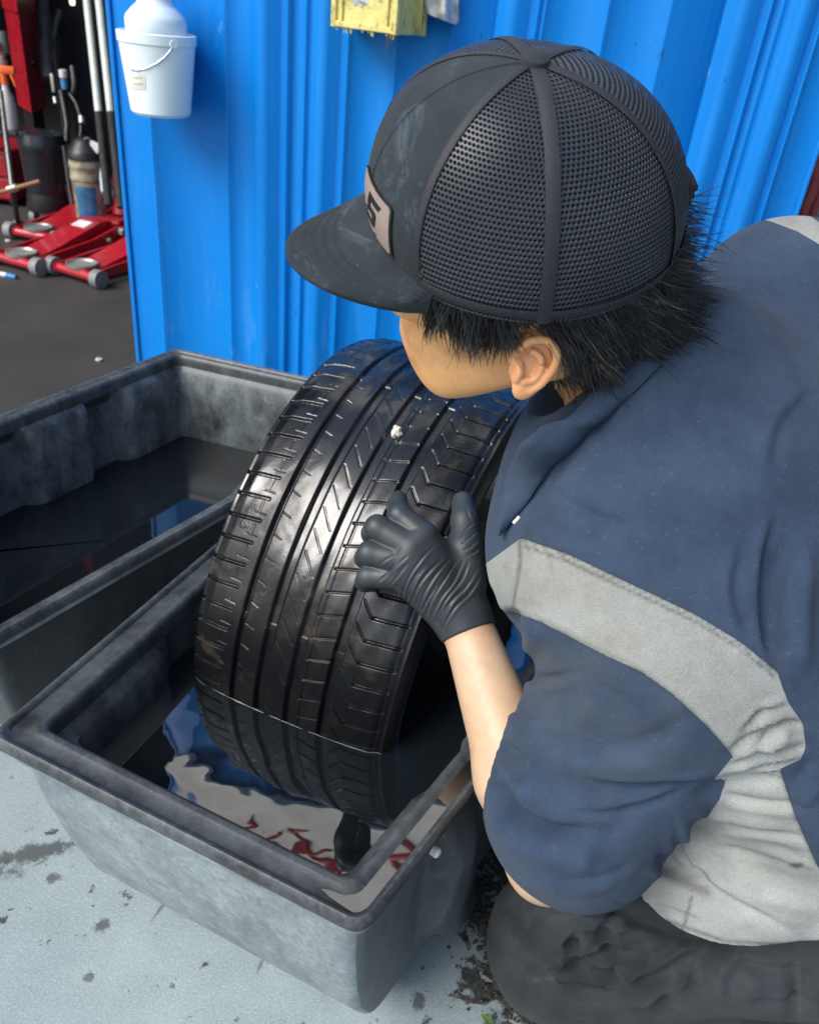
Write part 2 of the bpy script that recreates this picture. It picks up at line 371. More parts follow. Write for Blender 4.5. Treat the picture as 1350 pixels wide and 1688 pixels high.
def loft(name, rings, m, parent, cap_last=False, midx=None, jm=None):
    n = len(rings[0]); V = np.concatenate(rings); F = []; mi = []
    for k in range(len(rings) - 1):
        for j in range(n):
            F.append((k * n + j, k * n + (j + 1) % n, (k + 1) * n + (j + 1) % n, (k + 1) * n + j)); mi.append(jm(j) if jm else (midx[k] if midx else 0))
    if cap_last:
        c = len(V); V = np.vstack([V, V[-n:].mean(0)]); b = (len(rings) - 1) * n
        for j in range(n): F.append((b + j, b + (j + 1) % n, c, c)); mi.append(midx[-1] if midx else 0)
        F3 = [f for f in F if f[2] == c]; F = [f for f in F if f[2] != c]
        me = bpy.data.meshes.new(name); me.from_pydata(V.tolist(), [], F + [f[:3] for f in F3]); me.update()
        o = link_mesh(name, me, m, parent)
        me.polygons.foreach_set('material_index', np.array(mi, np.int32))
    else:
        o = np_mesh(name, V, F, m, parent, midx=mi)
    try: o.data.set_sharp_from_angle(angle=math.radians(50))
    except Exception: pass
    return o
def tub(label, C, zr, inset, ribs, zw, mats, rad=0.016, ledge=0.036, wname='water'):
    cen = sum(np.array(c) for c in C) / len(C)
    t = empty('mixing_tub', (cen[0], cen[1], 0), label, 'tub')
    def ring(dx, z, amp=0.0, extra=0.0):
        o = outline(C, [inset[i](z) + dx + 0.012 if z < zr - 0.03 else dx for i in range(len(C))], max(0.012, rad - dx * 0.3), ribs, amp); return np.column_stack([o, np.full(len(o), z)])
    zo = [0.0, 0.012, 0.03, 0.06, 0.10, 0.16, 0.24, 0.32, zr - 0.032]
    R = [ring(0.0, z, min(1.0, (zr - .035 - z) / .06)) for z in zo]; mi = [0] * len(R)
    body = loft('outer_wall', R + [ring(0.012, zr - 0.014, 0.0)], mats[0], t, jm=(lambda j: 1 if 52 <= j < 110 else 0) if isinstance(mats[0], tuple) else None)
    lip = [(0.012, -0.014), (0.002, -0.016), (-0.0005, -0.008), (-0.0005, 0.003), (0.003, 0.0065), (0.007, 0.0055), (0.010, 0.001), (ledge - 0.012, 0.0005), (ledge - 0.009, 0.0028), (ledge - 0.004, 0.0035), (ledge + 0.001, 0.001), (ledge + 0.003, -0.006), (ledge + 0.004, -0.02)]
    loft('rim', [ring(d, zr + dz) for d, dz in lip], (mats[1], M_TUB_LIP), t, midx=[1, 1] + [0] * (len(lip) - 3))
    zi = [zr - 0.031, 0.34, 0.30, 0.25, 0.2, 0.14, 0.09, 0.05, 0.022]
    loft('inner_wall', [ring(ledge + 0.004, zr - 0.02)] + [ring(ledge + 0.003, z, 1.0) for z in zi], mats[2], t, cap_last=True)
    w = ring(ledge - 0.004, zw, 1.0); V = np.vstack([w, w.mean(0)]); n = len(w)
    me = bpy.data.meshes.new(wname); me.from_pydata(V.tolist(), [], [(j, (j + 1) % n, n) for j in range(n)]); me.update()
    wo_ = link_mesh(wname, me, mats[3], None, False); tag(wo_, kind='structure')
    return t, ring
ZR = 0.43
def interp(pts):
    zs_, vs = zip(*pts); return lambda z: float(np.interp(z, zs_, vs))
def flute(spans, depth, soft=0.014):
    def f(u):
        v = 0.0
        for a, b in spans: v = max(v, min(1, max(0, (u - a) / soft + 0.5)) * min(1, max(0, (b - u) / soft + 0.5)))
        return v * depth
    return f
# front tub: corners front-left, front-right, back-right, back-left
TC = [(-0.397, 0.556), (0.000, 0.399), (0.474, 1.196), (-0.085, 1.432)]
side = interp([(0, .05), (.03, .035), (.1, .02), (.25, .01), (.4, .003)])
frontw = interp([(0, .185), (.012, .165), (.03, .14), (.06, .11), (.10, .083), (.16, .055), (.24, .032), (.32, .016), (.40, .005)])
tub_front, tring = tub('scuffed black plastic tub in front, holding the wet tyre in dark water', TC, ZR, [frontw, side, side, side],
    [None, flute([(0.135, 0.20), (0.42, 0.50)], -0.028), None, flute([(0.30, 0.37), (0.58, 0.65)], -0.018)], 0.352,
    ((M_TUB_OUT, M_TUB_SIDE), M_TUB_WET, M_TUB_IN, water_mat('tub_water', 2.05, 0.36)))
# water lying in the channel of the right-hand rim
r1, r2 = tring(0.009, ZR + 0.0022), tring(0.0225, ZR + 0.0022)
sel = list(range(44, 97)); k = len(sel); q1, q2 = r1[sel].copy(), r2[sel].copy()
for i_ in range(6):
    f_ = (i_ / 6) ** .5; w_ = .55; m_ = q1[i_] * (1 - w_) + q2[i_] * w_; q1[i_] = m_ + (q1[i_] - m_) * f_; q2[i_] = m_ + (q2[i_] - m_) * f_
r1, r2 = q1, q2
np_mesh('water', np.vstack([r1, r2]), [(i, i + 1, k + i + 1, k + i) for i in range(k - 1)], water_mat('rim_water', 2.2, 0.05))['kind'] = 'structure'
# drain hole with daylight showing in the right wall: a white disc painted in for that light
# back tub: runs off to the left of the frame
BC = [(-0.93, 0.80), (-0.60, 0.42), (-0.145, 1.505), (-0.527, 1.614)]
BC[1] = tuple(np.array((-0.272, 1.03)) + (np.array((-0.455, 0.701)) - np.array((-0.272, 1.03))) * 1.75)
BC[0] = tuple(np.array((-0.527, 1.614)) + (np.array((-0.715, 1.235)) - np.array((-0.527, 1.614))) * 2.25)
bs = interp([(0, .03), (.1, .012), (.25, .004), (.4, .0)])
BC = [(-0.870, 0.925), (-0.468, 0.678), (-0.258, 1.055), (-0.172, 1.525), BC[3]]
tub_back, bring = tub('chalk-stained black plastic tub standing behind, half full of dark water', BC, ZR, [frontw, interp([(0, .10), (.1, .05), (.25, .015), (.4, 0)]), bs, bs, bs],
    [None, None, None, None, flute([(0.155, 0.235), (0.375, 0.46), (0.60, 0.68)], -0.026)], 0.255,
    (poly_mat('tub_plastic_dark', 0.10, 0.8), M_TUB_RIM, M_TUB_BACK, water_mat('back_tub_water', 1.7, 0.03)), ledge=0.020)

# ------------------------------------------------------------------ the tyre
TYC = np.array([0.003, 1.007, 0.358]); THD, TTL = math.radians(-20.47), math.radians(-3.28); TR = 0.337
TAX = np.array([math.cos(THD) * math.cos(TTL), math.sin(THD) * math.cos(TTL), math.sin(TTL)])
TE1 = np.cross([0, 0, 1.0], TAX); TE1 /= np.linalg.norm(TE1); TE2 = np.cross(TAX, TE1)
def tyre_mats():
    t = NT('wet_rubber'); n = t.noise(11, 6, 0.62, dist=0.4); f = t.noise(75, 5, 0.68); f2 = t.noise(210, 3, 0.6)
    mud = t.ramp(t.noise(8.5, 6, 0.64, dist=0.5), [(0.575, 0.0), (0.68, 0.7)])
    c = t.mix(mud, (0.0045, 0.0054, 0.0064), t.ramp(f, [(0.3, (0.030, 0.024, 0.016)), (0.7, (0.085, 0.066, 0.042))]))
    och = t.ramp(t.noise(6.0, 5, 0.6, t.mapping((1, 1, 1.0), (0.3, 1.1, 0.2))), [(0.69, 0.0), (0.75, 0.5)])
    c = t.mix(och, c, (0.14, 0.085, 0.012))
    wetn = t.ramp(n, [(0.40, 0.26), (0.56, 0.34), (0.68, 0.55)])
    wet = t.ramp(t.noise(7.5, 5, 0.6, dist=0.5), [(0.40, 0.0), (0.56, 1.0)])
    zz = t.node('ShaderNodeSeparateXYZ', {'Vector': t.co}).outputs['Z']; gloss_shade = t.ramp(t.math('ADD', zz, t.math('MULTIPLY', t.math('SUBTRACT', f, 0.5), 0.12)), [(0.40, 0.04), (0.54, 1.0)])  # gloss drops low on the tread, standing in for shade near the water
    wetn = t.mix(gloss_shade, 0.62, wetn); wet = t.math('MULTIPLY', wet, gloss_shade)
    t.set(color=c, rough=wetn, spec=t.math('ADD', 0.04, t.math('MULTIPLY', gloss_shade, 0.27)), coat=t.math('MULTIPLY', t.math('MULTIPLY', wet, t.math('SUBTRACT', 1.0, t.math('MULTIPLY', mud, 0.8))), 0.68), coatr=0.15); t.b.inputs['Coat IOR'].default_value = 1.68
    lump = t.ramp(t.noise(34, 4, 0.6), [(0.60, 0.0), (0.74, 1.0)])
    t.bump(t.math('ADD', t.math('ADD', t.math('MULTIPLY', f, 0.22), t.math('MULTIPLY', f2, 0.16)), t.math('MULTIPLY', lump, 0.5)), 0.35, 0.0035)
    return t.m
def build_tyre():
    th = np.concatenate([np.linspace(math.radians(95), math.radians(265), 1500, endpoint=False), np.linspace(math.radians(265), math.radians(455), 260, endpoint=False)]); NTH = len(th)
    prof = []      # (axial, radius): inner bead left -> sidewall left -> tread -> sidewall right -> bead right
    sl_ = [(-0.105, .232), (-0.118, .236), (-0.128, .246), (-0.140, .262), (-0.1495, .280), (-0.1535, .296), (-0.1530, .309), (-0.1495, .3195), (-0.1455, .3262)]
    tread_a = np.linspace(-0.1425, 0.1135, 184)
    def crown(a):
        u = abs((a + 0.0145) / 0.128); return TR - 0.0075 * u ** 2.6 - 0.004 * max(0, u - 0.9) / 0.1
    prof += sl_ + [(a, crown(a)) for a in tread_a]
    prof += [(-0.029 - a, r) for a, r in sl_[::-1]]
    inner = [(0.060, .238), (0.085, .262), (0.105, .285), (0.10, .308), (0.06, .318), (-0.015, .321), (-0.09, .318), (-0.13, .308), (-0.135, .285), (-0.115, .262), (-0.098, .238)]
    prof += inner
    A = np.array([p[0] for p in prof]); Rr = np.array([p[1] for p in prof]); n = len(prof)
    TH, AA = np.meshgrid(th, A, indexing='ij'); RR = np.tile(Rr, (NTH, 1))
    it0, it1 = len(sl_), len(sl_) + len(tread_a); a = AA[:, it0:it1]; tt = TH[:, it0:it1]
    s = tt * TR                                        # arc length in metres
    dep = np.zeros_like(a)
    def cut(d, w, depth, soft=0.0014):                 # d distance to groove centre line
        return depth * np.clip((w / 2 - np.abs(d)) / soft + 0.5, 0, 1)
    G4 = [(-0.0825, .0058, .0065), (-0.0445, .0105, .0062), (-0.0030, .0120, .0062), (0.0425, .0120, .0062)]
    twi = (np.mod(tt + 0.35, math.radians(60)) < math.radians(1.5))
    for g, w, d in G4:
        dep = np.maximum(dep, cut(a - g, w, np.where(twi, d - 0.0022, d), 0.0016))
    pitch = 2 * math.pi * TR / 76
    def pm(x): return (np.mod(x / pitch + 0.5, 1) - 0.5) * pitch
    jit = 0.0
    # left shoulder: straight slots in pairs of one edge and one bevel, not reaching the first groove
    m = (a < -0.1005)
    dep = np.where(m, np.maximum(dep, cut(pm(s + 0.10 * (a + 0.14)), .0034, .0040)), dep)
    m2 = (a > -0.112) & (a < -0.0865)                   # fine sipe with an L bend
    dep = np.where(m2 & (a < -0.097), np.maximum(dep, cut(pm(s + pitch * .45), .0010, .0012)), dep)
    dep = np.where((np.abs(a + 0.106) < 0.0006) & (pm(s) > 0.0), np.maximum(dep, .0010), dep)
    # second rib: short hairline nicks
    m = (a > -0.0795) & (a < -0.066); dep = np.where(m, np.maximum(dep, cut(pm(s - 0.3 * a), .0011, .0013)), dep)
    # third rib: slanting sipes in alternating directions
    m = (a > -0.034) & (a < -0.014); dep = np.where(m, np.maximum(dep, cut(pm(s - 1.3 * (a + .024) + .006), .0013, .0013)), dep)
    m = (a > -0.0385) & (a < -0.0365); dep = np.where(m, np.maximum(dep, .0012), dep)
    # fourth rib: forked sipes
    m = (a > 0.0065) & (a < 0.034); dep = np.where(m, np.maximum(dep, cut(pm(s + 0.32 * a + .01), .0020, .0024)), dep)
    dep = np.where(np.abs(a - 0.0118) < 0.0007, np.maximum(dep, .0016), dep)
    # right shoulder: hockey-stick slots
    kx = np.where(a < 0.066, (0.066 - a) * 1.25, 0.0)
    m = (a > 0.051) & (a < 0.108)
    dep = np.where(m, np.maximum(dep, cut(pm(s + kx + 0.12 * (a - .066) + .004), np.where(a < .066, .0022, .0034), np.where(a < .066, .0026, .0040))), dep)
    m = (a > 0.106) & (a < 0.1075); dep = np.where(m, np.maximum(dep, .0010), dep)
    # wear: slightly lumpy rubber
    dep += 0.0005 * np.sin(s * 61 + a * 90) * np.sin(a * 140 + s * 17)
    RR[:, it0:it1] -= dep
    # sidewall: raised rings and fine ribs
    V = TYC + AA[..., None] * TAX + RR[..., None] * (np.cos(TH)[..., None] * TE1 + np.sin(TH)[..., None] * TE2)
    V = V.reshape(-1, 3)
    i = np.arange(NTH)[:, None]; j = np.arange(n)[None, :]; i2 = (i + 1) % NTH; j2 = (j + 1) % n
    F = np.stack([i * n + j, i2 * n + j, i2 * n + j2, i * n + j2], -1).reshape(-1, 4)
    root = empty('tyre', (TYC[0], TYC[1], TYC[2] - TR), 'wide worn black tyre standing wet and upright in the front tub', 'tyre')
    jj = np.broadcast_to(j, (NTH, n)).reshape(-1)
    tm = (jj >= it0 - 1) & (jj < it1)
    used = lambda FF: np.unique(FF, return_inverse=True)
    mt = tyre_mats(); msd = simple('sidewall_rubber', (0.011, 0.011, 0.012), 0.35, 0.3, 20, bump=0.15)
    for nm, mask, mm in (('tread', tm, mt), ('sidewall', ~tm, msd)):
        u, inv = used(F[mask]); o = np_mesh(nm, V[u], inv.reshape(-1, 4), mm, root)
    pts = []
    for ai, ri in prof[3:len(sl_) + len(tread_a) + 6]:
        zc = (0.3535 - TYC[2] - ai * TAX[2]) / TE2[2]
        if abs(zc) < ri: q = TYC + ai * TAX + zc * TE2 - math.sqrt(ri * ri - zc * zc) * TE1; pts.append(q)
    global MENISCUS; MENISCUS = pts
    return root
_n = np.array([-(TC[2][1] - TC[1][1]), TC[2][0] - TC[1][0], 0.0]); _n /= np.linalg.norm(_n); _p = np.array([*TC[1], 0]) + _n * 0.012; _r = ray(718, 1405)
_q = CAMO + _r * (_n.dot(_p - CAMO) / _n.dot(_r))
mb = MB(); mb.lathe([(.001, -.004), (.0052, -.004), (.0058, .002), (.004, .0045), (.001, .005)], Vector(_q), axis=Vector(-_n), n=16); mb.build('drain_glint', simple('white_glint', (0.8, 0.8, 0.77), 0.5, 0.05), tub_front, True)  # pale disc in place of daylight seen through the drain hole
tyre = build_tyre()
mp_ = MENISCUS[::2]; mb = MB(); mb.tube([Vector(p) for p in mp_], [0.00025 + 0.0010 * max(0, mnoise.noise(Vector(p) * 45 + Vector((3, 0, 0))) + .25) for p in mp_], 6); o_ = mb.build('water', simple('waterline_glint', (0.055, 0.08, 0.10), 0.2), None, True); tag(o_, kind='structure')  # pale waterline tube, the meniscus highlight put in as colour
def tyre_hit(px, py, R=TR):
    d = ray(px, py); o = CAMO - TYC; d2 = d - d.dot(TAX) * TAX; o2 = o - o.dot(TAX) * TAX
    a, b, c = d2.dot(d2), 2 * d2.dot(o2), o2.dot(o2) - R * R
    t = (-b - math.sqrt(b * b - 4 * a * c)) / (2 * a); return CAMO + d * t, t
# ------------------------------------------------------------------ things on the wall
M_WPLAS = simple('white_plastic', (0.70, 0.80, 0.81), 0.38, 0.06, 12, bump=0.08)
M_LABEL = simple('paper_label', (0.62, 0.62, 0.52), 0.6, 0.12, 40)
M_STEEL = simple('dull_steel', (0.35, 0.36, 0.37), 0.35, 0.2, 30, metal=0.9)
M_INK = simple('black_ink', (0.02, 0.02, 0.022), 0.5, 0.1)
def wp(px, py, off): s, z = wall_at(px, py, off); return Vector(wpt(s, z, off))
bt, bb = wp(258, 52, 0.090), wp(266, 188, 0.090)
scale_b = (bt - Vector(CAMO)).length / FPX
bk = empty('bucket', bb, 'white plastic bucket with wire handle hanging on the blue wall', 'bucket')
Hb = bt.z - bb.z
mb = MB()
mb.lathe([(0.001, 0.0), (0.058, 0.0), (0.064, 0.006), (0.079, Hb - 0.022), (0.0815, Hb - 0.020), (0.0825, Hb - 0.002), (0.080, Hb), (0.077, Hb - 0.002), (0.062, 0.012), (0.001, 0.010)], bb, n=48)
mb.build('shell', M_WPLAS, bk, True)
def on_bucket(px, py, e=0.001):
    z = wp(px, py, 0.16).z - bb.z; r = 0.064 + (0.079 - 0.064) * (z / Hb) + e; d = ray(px, py); d /= np.linalg.norm(d)
    o = CAMO - np.array(bb); a = d[0] ** 2 + d[1] ** 2; b2 = 2 * (o[0] * d[0] + o[1] * d[1]); c = o[0] ** 2 + o[1] ** 2 - r * r
    q = b2 * b2 - 4 * a * c; t = (-b2 - math.sqrt(max(0, q))) / (2 * a); return Vector(CAMO + d * t)
mb = MB(); mb.tube([on_bucket(x, y, 0.003) for x, y in [(285, 73), (281, 82), (272, 93), (258, 104), (240, 112), (226, 115), (214, 113)]], 0.0016, 6)
mb.build('handle', M_STEEL, bk, True)
k0 = on_bucket(285, 72, 0.0); nrm = (k0 - bb); nrm.z = 0
mb = MB(); mb.cyl(k0 - nrm.normalized() * .003, k0 + nrm.normalized() * .006, 0.010, 0.008, 16); mb.build('handle_boss', M_WPLAS, bk, True)
def patch_on_bucket(name, x0, y0, x1, y1, m, e, nx=6):
    V = [on_bucket(x0 + (x1 - x0) * i / nx, y, e) for y in (y0, y1) for i in range(nx + 1)]
    np_mesh(name, [tuple(v) for v in V], [(i, i + 1, nx + 2 + i, nx + 1 + i) for i in range(nx)], m, bk)
patch_on_bucket('label', 217, 121, 240, 147, M_LABEL, 0.0012)
patch_on_bucket('label', 215, 97, 236, 105, M_LABEL, 0.0012)
for yy in (127, 137): patch_on_bucket('print_line', 220, yy, 236, yy + 1.2, simple('faded_ink', (0.30, 0.32, 0.28), 0.6), 0.002)
bz = bb.z
bo = empty('jug', bb + Vector((0, 0, 0.012)), 'pale translucent plastic jug standing inside the white wall bucket', 'jug')
zt = wp(258, 10, 0.09).z - bz; z0_ = wp(258, -20, 0.09).z - bz
zq = lambda y: wp(258, y, .09).z - bz
mb = MB(); mb.lathe([(.001, 0.013), (0.052, 0.013), (0.061, 0.03), (0.0615, zq(60)), (0.0635, zq(54)), (0.0635, zq(32)), (0.060, zq(25)), (0.046, zq(12)), (0.037, zq(5)), (0.034, zq(-4)), (0.033, zq(-22)), (0.02, zq(-30)), (0.001, zq(-30))], bb, n=40)
mb.build('jug_body', simple('milky_plastic', (0.62, 0.71, 0.78), 0.3, 0.06, 8), bo, True)
mb = MB(); mb.cyl(bb + Vector((0, 0, zq(-30))), bb + Vector((0, 0, zq(-48))), 0.022, None, 24); mb.build('jug_cap', M_WPLAS, bo, True)

# yellow crate with rags
A_, B_, C_ = wp(553, 41, 0.085), wp(650, 62, 0.150), wp(694, 52, 0.030)
B_.z = A_.z = C_.z = (A_.z + B_.z + C_.z) / 3
D_ = A_ + C_ - B_
crate = empty('crate', (A_ + B_ + C_ + D_) / 4, 'grimy yellow plastic crate fixed to the blue wall with a rag in it', 'crate')
def yel():
    t = NT('yellow_plastic'); n = t.noise(30, 5, 0.65); c = t.ramp(n, [(0.3, (0.48, 0.42, 0.12)), (0.7, (0.66, 0.60, 0.24))])
    g = t.ramp(t.noise(55, 5, 0.7), [(0.52, 0), (0.66, 0.8)]); c = t.mix(g, c, (0.20, 0.15, 0.05)); t.set(color=c, rough=0.45); t.bump(n, 0.2, 0.003); return t.m
M_YEL = yel(); hC = 0.145
def wallpanel(mb, p, q, inner, h, th=0.006):
    d = (q - p).normalized(); nn = Vector((-d.y, d.x, 0));  nn = nn if nn.dot(inner - p) > 0 else -nn
    vs = [p, q, q + nn * th, p + nn * th]
    lo = [mb.bm.verts.new(v) for v in vs]; hi = [mb.bm.verts.new(v + Vector((0, 0, h))) for v in vs]
    for k in range(4): mb.bm.faces.new((lo[k], lo[(k + 1) % 4], hi[(k + 1) % 4], hi[k]))
    mb.bm.faces.new(lo[::-1]); mb.bm.faces.new(hi)
cc = (A_ + C_) / 2
for p, q in ((A_, B_), (B_, C_), (C_, D_), (D_, A_)):
    mb = MB(); wallpanel(mb, p, q, cc, hC); mb.build('side_panel', M_YEL, crate)
mb = MB()
for v in (A_, B_, C_, D_):
    o = (v - cc).normalized() * 0.002; mb.box(v + o + Vector((0, 0, hC / 2)), (0.013, 0.013, hC + 0.004), Matrix.Rotation(math.atan2((B_ - A_).y, (B_ - A_).x), 3, 'Z'), 0.003)
for p, q in ((A_, B_), (B_, C_)):
    d = q - p; m = Matrix.Rotation(math.atan2(d.y, d.x), 3, 'Z')
    mb.box((p + q) / 2 + Vector((0, 0, 0.005)), (d.length + .01, 0.012, 0.011), m, 0.002)
    for f in (0.12, 0.88): mb.box(p.lerp(q, f) + Vector((0, 0, hC / 2)), (0.006, 0.012, hC), m, 0.002)
rr = random.Random(5)
for k in range(14):
    v = A_.lerp(B_, rr.random()); l = rr.uniform(.004, .010); mb.cyl(v + Vector((0, 0, 0.002)), v - Vector((0, 0, l)), rr.uniform(.002, .004), 0.0015, 6)
mb.build('ribbing', M_YEL, crate)['kind'] = 'stuff'
mb = MB(); mb.cyl(B_ + Vector((-.012, 0, 0.0)), B_ + Vector((-.013, 0, -0.03)), 0.0016, .0008, 6); mb.cyl(B_ + Vector((-.006, 0, 0.0)), B_ + Vector((-.007, 0, -0.014)), 0.0016, .0008, 6)
mb.build('grime_drip', simple('brown_grime', (0.09, 0.05, 0.02), 0.6), crate, True)['kind'] = 'stuff'
mb = MB(); th = MB()
lo = [mb.bm.verts.new(v + (cc - v).normalized() * .004 + Vector((0, 0, .008))) for v in (A_, B_, C_, D_)]; hi = [mb.bm.verts.new(v.co + Vector((0, 0, .004))) for v in lo]
for k in range(4): mb.bm.faces.new((lo[k], lo[(k + 1) % 4], hi[(k + 1) % 4], hi[k]))
mb.bm.faces.new(lo[::-1]); mb.bm.faces.new(hi); mb.build('base_panel', M_YEL, crate)
def rag_mat():
    t = NT('rag_cloth'); n = t.noise(38, 5, 0.7); c = t.ramp(n, [(0.3, (0.40, 0.41, 0.40)), (0.7, (0.68, 0.69, 0.68))]); c = t.mix(t.ramp(t.noise(22, 4), [(0.6, 0), (0.72, 0.6)]), c, (0.22, 0.22, 0.2))
    t.set(color=c, rough=0.9); t.bump(t.noise(240, 3, 0.7), 0.6, 0.003); return t.m
M_RAG = rag_mat()
def rag(label, c, size, seed, edge=None):
    bm = bmesh.new(); bmesh.ops.create_icosphere(bm, subdivisions=5, radius=1.0)
    for v in bm.verts:
        p = v.co.copy(); q = p * 1.6 + Vector((seed, seed * .7, 0)); w = mnoise.noise(q) * 0.28 + abs(mnoise.noise(q * 2.3)) * 0.22 + mnoise.noise(q * 6) * 0.05
        v.co = Vector((p.x * size[0], p.y * size[1], p.z * size[2])) * (1.0 + w)
    me = bpy.data.meshes.new('rag'); bm.to_mesh(me); bm.free()
    o = link_mesh('rag', me, M_RAG); o.location = c; o.rotation_euler = (0, 0, WTH); return tag(o, label, 'rag')
rag('pale grey rag stuffed in the yellow crate', cc + Vector((-0.01, -0.02, 0.085)), (0.066, 0.052, 0.052), 3.1)
rg = wp(722, -12, 0.05)
def hanging_rag():
    ny, nx = 46, 30; V = []
    for layer in (0, 1):
        for j in range(ny):
            for i in range(nx):
                u, v = i / (nx - 1), j / (ny - 1)
                x = 684 + 72 * u - 26 * (1 - u) * v * 0.2; yb = 8 + 34 * u ** 0.8 if u < 0.9 else 42 - 60 * (u - .9)
                y = -70 + (70 + yb) * v
                off = 0.030 + 0.016 * math.sin(u * 9 + v * 2.0) + 0.012 * math.sin(u * 17 - v * 5) * v + 0.03 * (1 - abs(2 * u - 1)) + 0.01 * mnoise.noise(Vector((u * 5, v * 5, 1.0))) - layer * 0.006
                V.append(tuple(wp(x, y, max(0.008, off))))
    n = nx * ny; F = []
    for j in range(ny - 1):
        for i in range(nx - 1):
            a = j * nx + i; F.append((a, a + 1, a + nx + 1, a + nx)); F.append((n + a, n + a + nx, n + a + nx + 1, n + a + 1))
    ed = [i for i in range(nx)] + [j * nx + nx - 1 for j in range(1, ny)] + [(ny - 1) * nx + i for i in range(nx - 2, -1, -1)] + [j * nx for j in range(ny - 2, 0, -1)]
    for a, b in zip(ed, ed[1:] + ed[:1]): F.append((a, n + a, n + b, b))
    return np_mesh('rag', V, F, M_RAG)
tag(hanging_rag(), 'off-white towelling rag hanging on the blue wall right of the yellow crate', 'rag')

# ------------------------------------------------------------------ inside the workshop
M_RED = simple('red_enamel', (0.36, 0.010, 0.022), 0.32, 0.18, 10, bump=0.05, coat=0.3)
M_REDD = simple('red_enamel_worn', (0.26, 0.008, 0.016), 0.4, 0.3, 14, bump=0.06)
M_BLK = simple('black_rubber', (0.012, 0.012, 0.014), 0.45, 0.3); M_BLKP = simple('black_drum_plastic', (0.016, 0.019, 0.026), 0.28, 0.3, 9)
M_GREYW = simple('grey_wheel', (0.20, 0.21, 0.22), 0.5, 0.2); M_DISC = simple('worn_steel', (0.42, 0.44, 0.43), 0.4, 0.2, metal=0.6)
M_DECAL = simple('white_decal', (0.66, 0.64, 0.62), 0.45, 0.1)
# two-post lift column
cA, cB, cC = P(21, 110, 4.35), P(42, 110, 4.15), P(69, 110, 4.4)
col = empty('lift_column', (cB[0], cB[1], 0.0), 'red steel lift column rising behind the black drum', 'lift column')
def vprism(mb, pts, z0, z1):
    lo = [mb.bm.verts.new((p[0], p[1], z0)) for p in pts]; hi = [mb.bm.verts.new((p[0], p[1], z1)) for p in pts]; n = len(pts)
    for k in range(n): mb.bm.faces.new((lo[k], lo[(k + 1) % n], hi[(k + 1) % n], hi[k]))
    mb.bm.faces.new(lo[::-1]); mb.bm.faces.new(hi)
cD = cA + cC - cB; quad = [cA, cB, cC, cD]
zl = P(57, 190, 4.2)[2]
mb = MB(); vprism(mb, quad, zl, 3.2); mb.build('post', M_RED, col)
qc = sum(quad) / 4; big = [qc + (q - qc) * 1.12 for q in quad]; zj = P(42, 17, 4.2)[2]
mb = MB(); vprism(mb, big, zj, 3.1); mb.build('sleeve', M_RED, col)
sm = [qc + (q - qc) * 0.72 for q in quad]; mb = MB(); vprism(mb, sm, 0.02, zl + 0.01); mb.build('post_foot', M_BLK, col)
hb = (cB + cC) / 2; hn = Vector((cC - cB)); hn = Vector((hn.y, -hn.x, 0)).normalized(); hz = P(56, 103, 4.25)[2]
mb = MB(); mb.cyl(Vector((hb[0], hb[1], hz)) - hn * .01, Vector((hb[0], hb[1], hz)) + hn * .012, 0.028, 0.024, 16); mb.build('plug', M_BLK, col, True)
mb = MB(); mb.box((qc[0], qc[1], 0.012), (0.5, 0.4, 0.016), None, 0.003); mb.build('base_plate', M_REDD, col)
# red tool cabinet at the frame edge
cb = G(-12, 338); cab = empty('tool_cabinet', cb, 'low red tool cabinet at the left edge of the frame', 'cabinet')
mb = MB(); mb.box((cb[0] - 0.02, cb[1] + 0.2, 0.15), (0.30, 0.4, 0.24), None, 0.01); mb.build('cabinet_body', M_REDD, cab)
for z in (0.09, 0.20):
    mb = MB(); mb.box((cb[0] - 0.02, cb[1] - 0.004, z), (0.26, 0.012, 0.095), None, 0.004); mb.build('drawer', M_RED, cab)
for dx in (-.11, .11):
    mb = MB(); mb.cyl((cb[0] - .02 + dx, cb[1] + .03, 0.03), (cb[0] + dx, cb[1] + .03, 0.03), 0.03); mb.build('caster', M_BLK, cab, True)
# spray bottle standing on the cabinet
sb = Vector((G(18, 338)[0], cb[1] + 0.1, 0.55)); sb = Vector(P(19, 212, 3.95))
stand = empty('shelf', (sb.x, sb.y, 0), 'dark narrow shelf stand carrying the spray bottle and small clutter', 'shelf')
mb = MB(); mb.box((sb.x - .10, sb.y + .03, sb.z - 0.012), (0.30, 0.18, 0.02), None, 0.003); mb.build('shelf_board', M_BLK, stand)
for dx in (-.23, .03):
    mb = MB(); mb.box((sb.x + dx, sb.y + .08, (sb.z - .02) / 2), (0.02, 0.02, sb.z - .02)); mb.build('leg', M_BLK, stand)
spb = empty('spray_bottle', sb, 'white spray bottle with an orange trigger head beside the red column', 'spray bottle')
mb = MB(); mb.lathe([(0.001, 0), (.036, 0), (.038, .01), (.037, .10), (.030, .14), (.016, .175), (.014, .20), (.001, .20)], sb, n=24); mb.build('bottle', simple('cloudy_plastic', (0.55, 0.52, 0.52), 0.35, 0.1), spb, True)
M_OR = simple('orange_plastic', (0.75, 0.12, 0.015), 0.4, 0.1)
mb = MB(); mb.cyl(sb + Vector((0, 0, .195)), sb + Vector((0, 0, .235)), .018, .015, 16); mb.box(sb + Vector((0.016, 0, .255)), (0.085, 0.026, 0.034), None, 0.006); mb.box(sb + Vector((0.045, -.002, .215)), (0.012, 0.014, 0.06), Matrix.Rotation(-.35, 3, 'Y'), 0.003); mb.build('trigger_head', M_OR, spb, True)
jars = [(2, 105, (0.40, 0.40, 0.36)), (4, 70, (0.12, 0.2, 0.2)), (-4, 86, (0.3, 0.1, 0.08))]
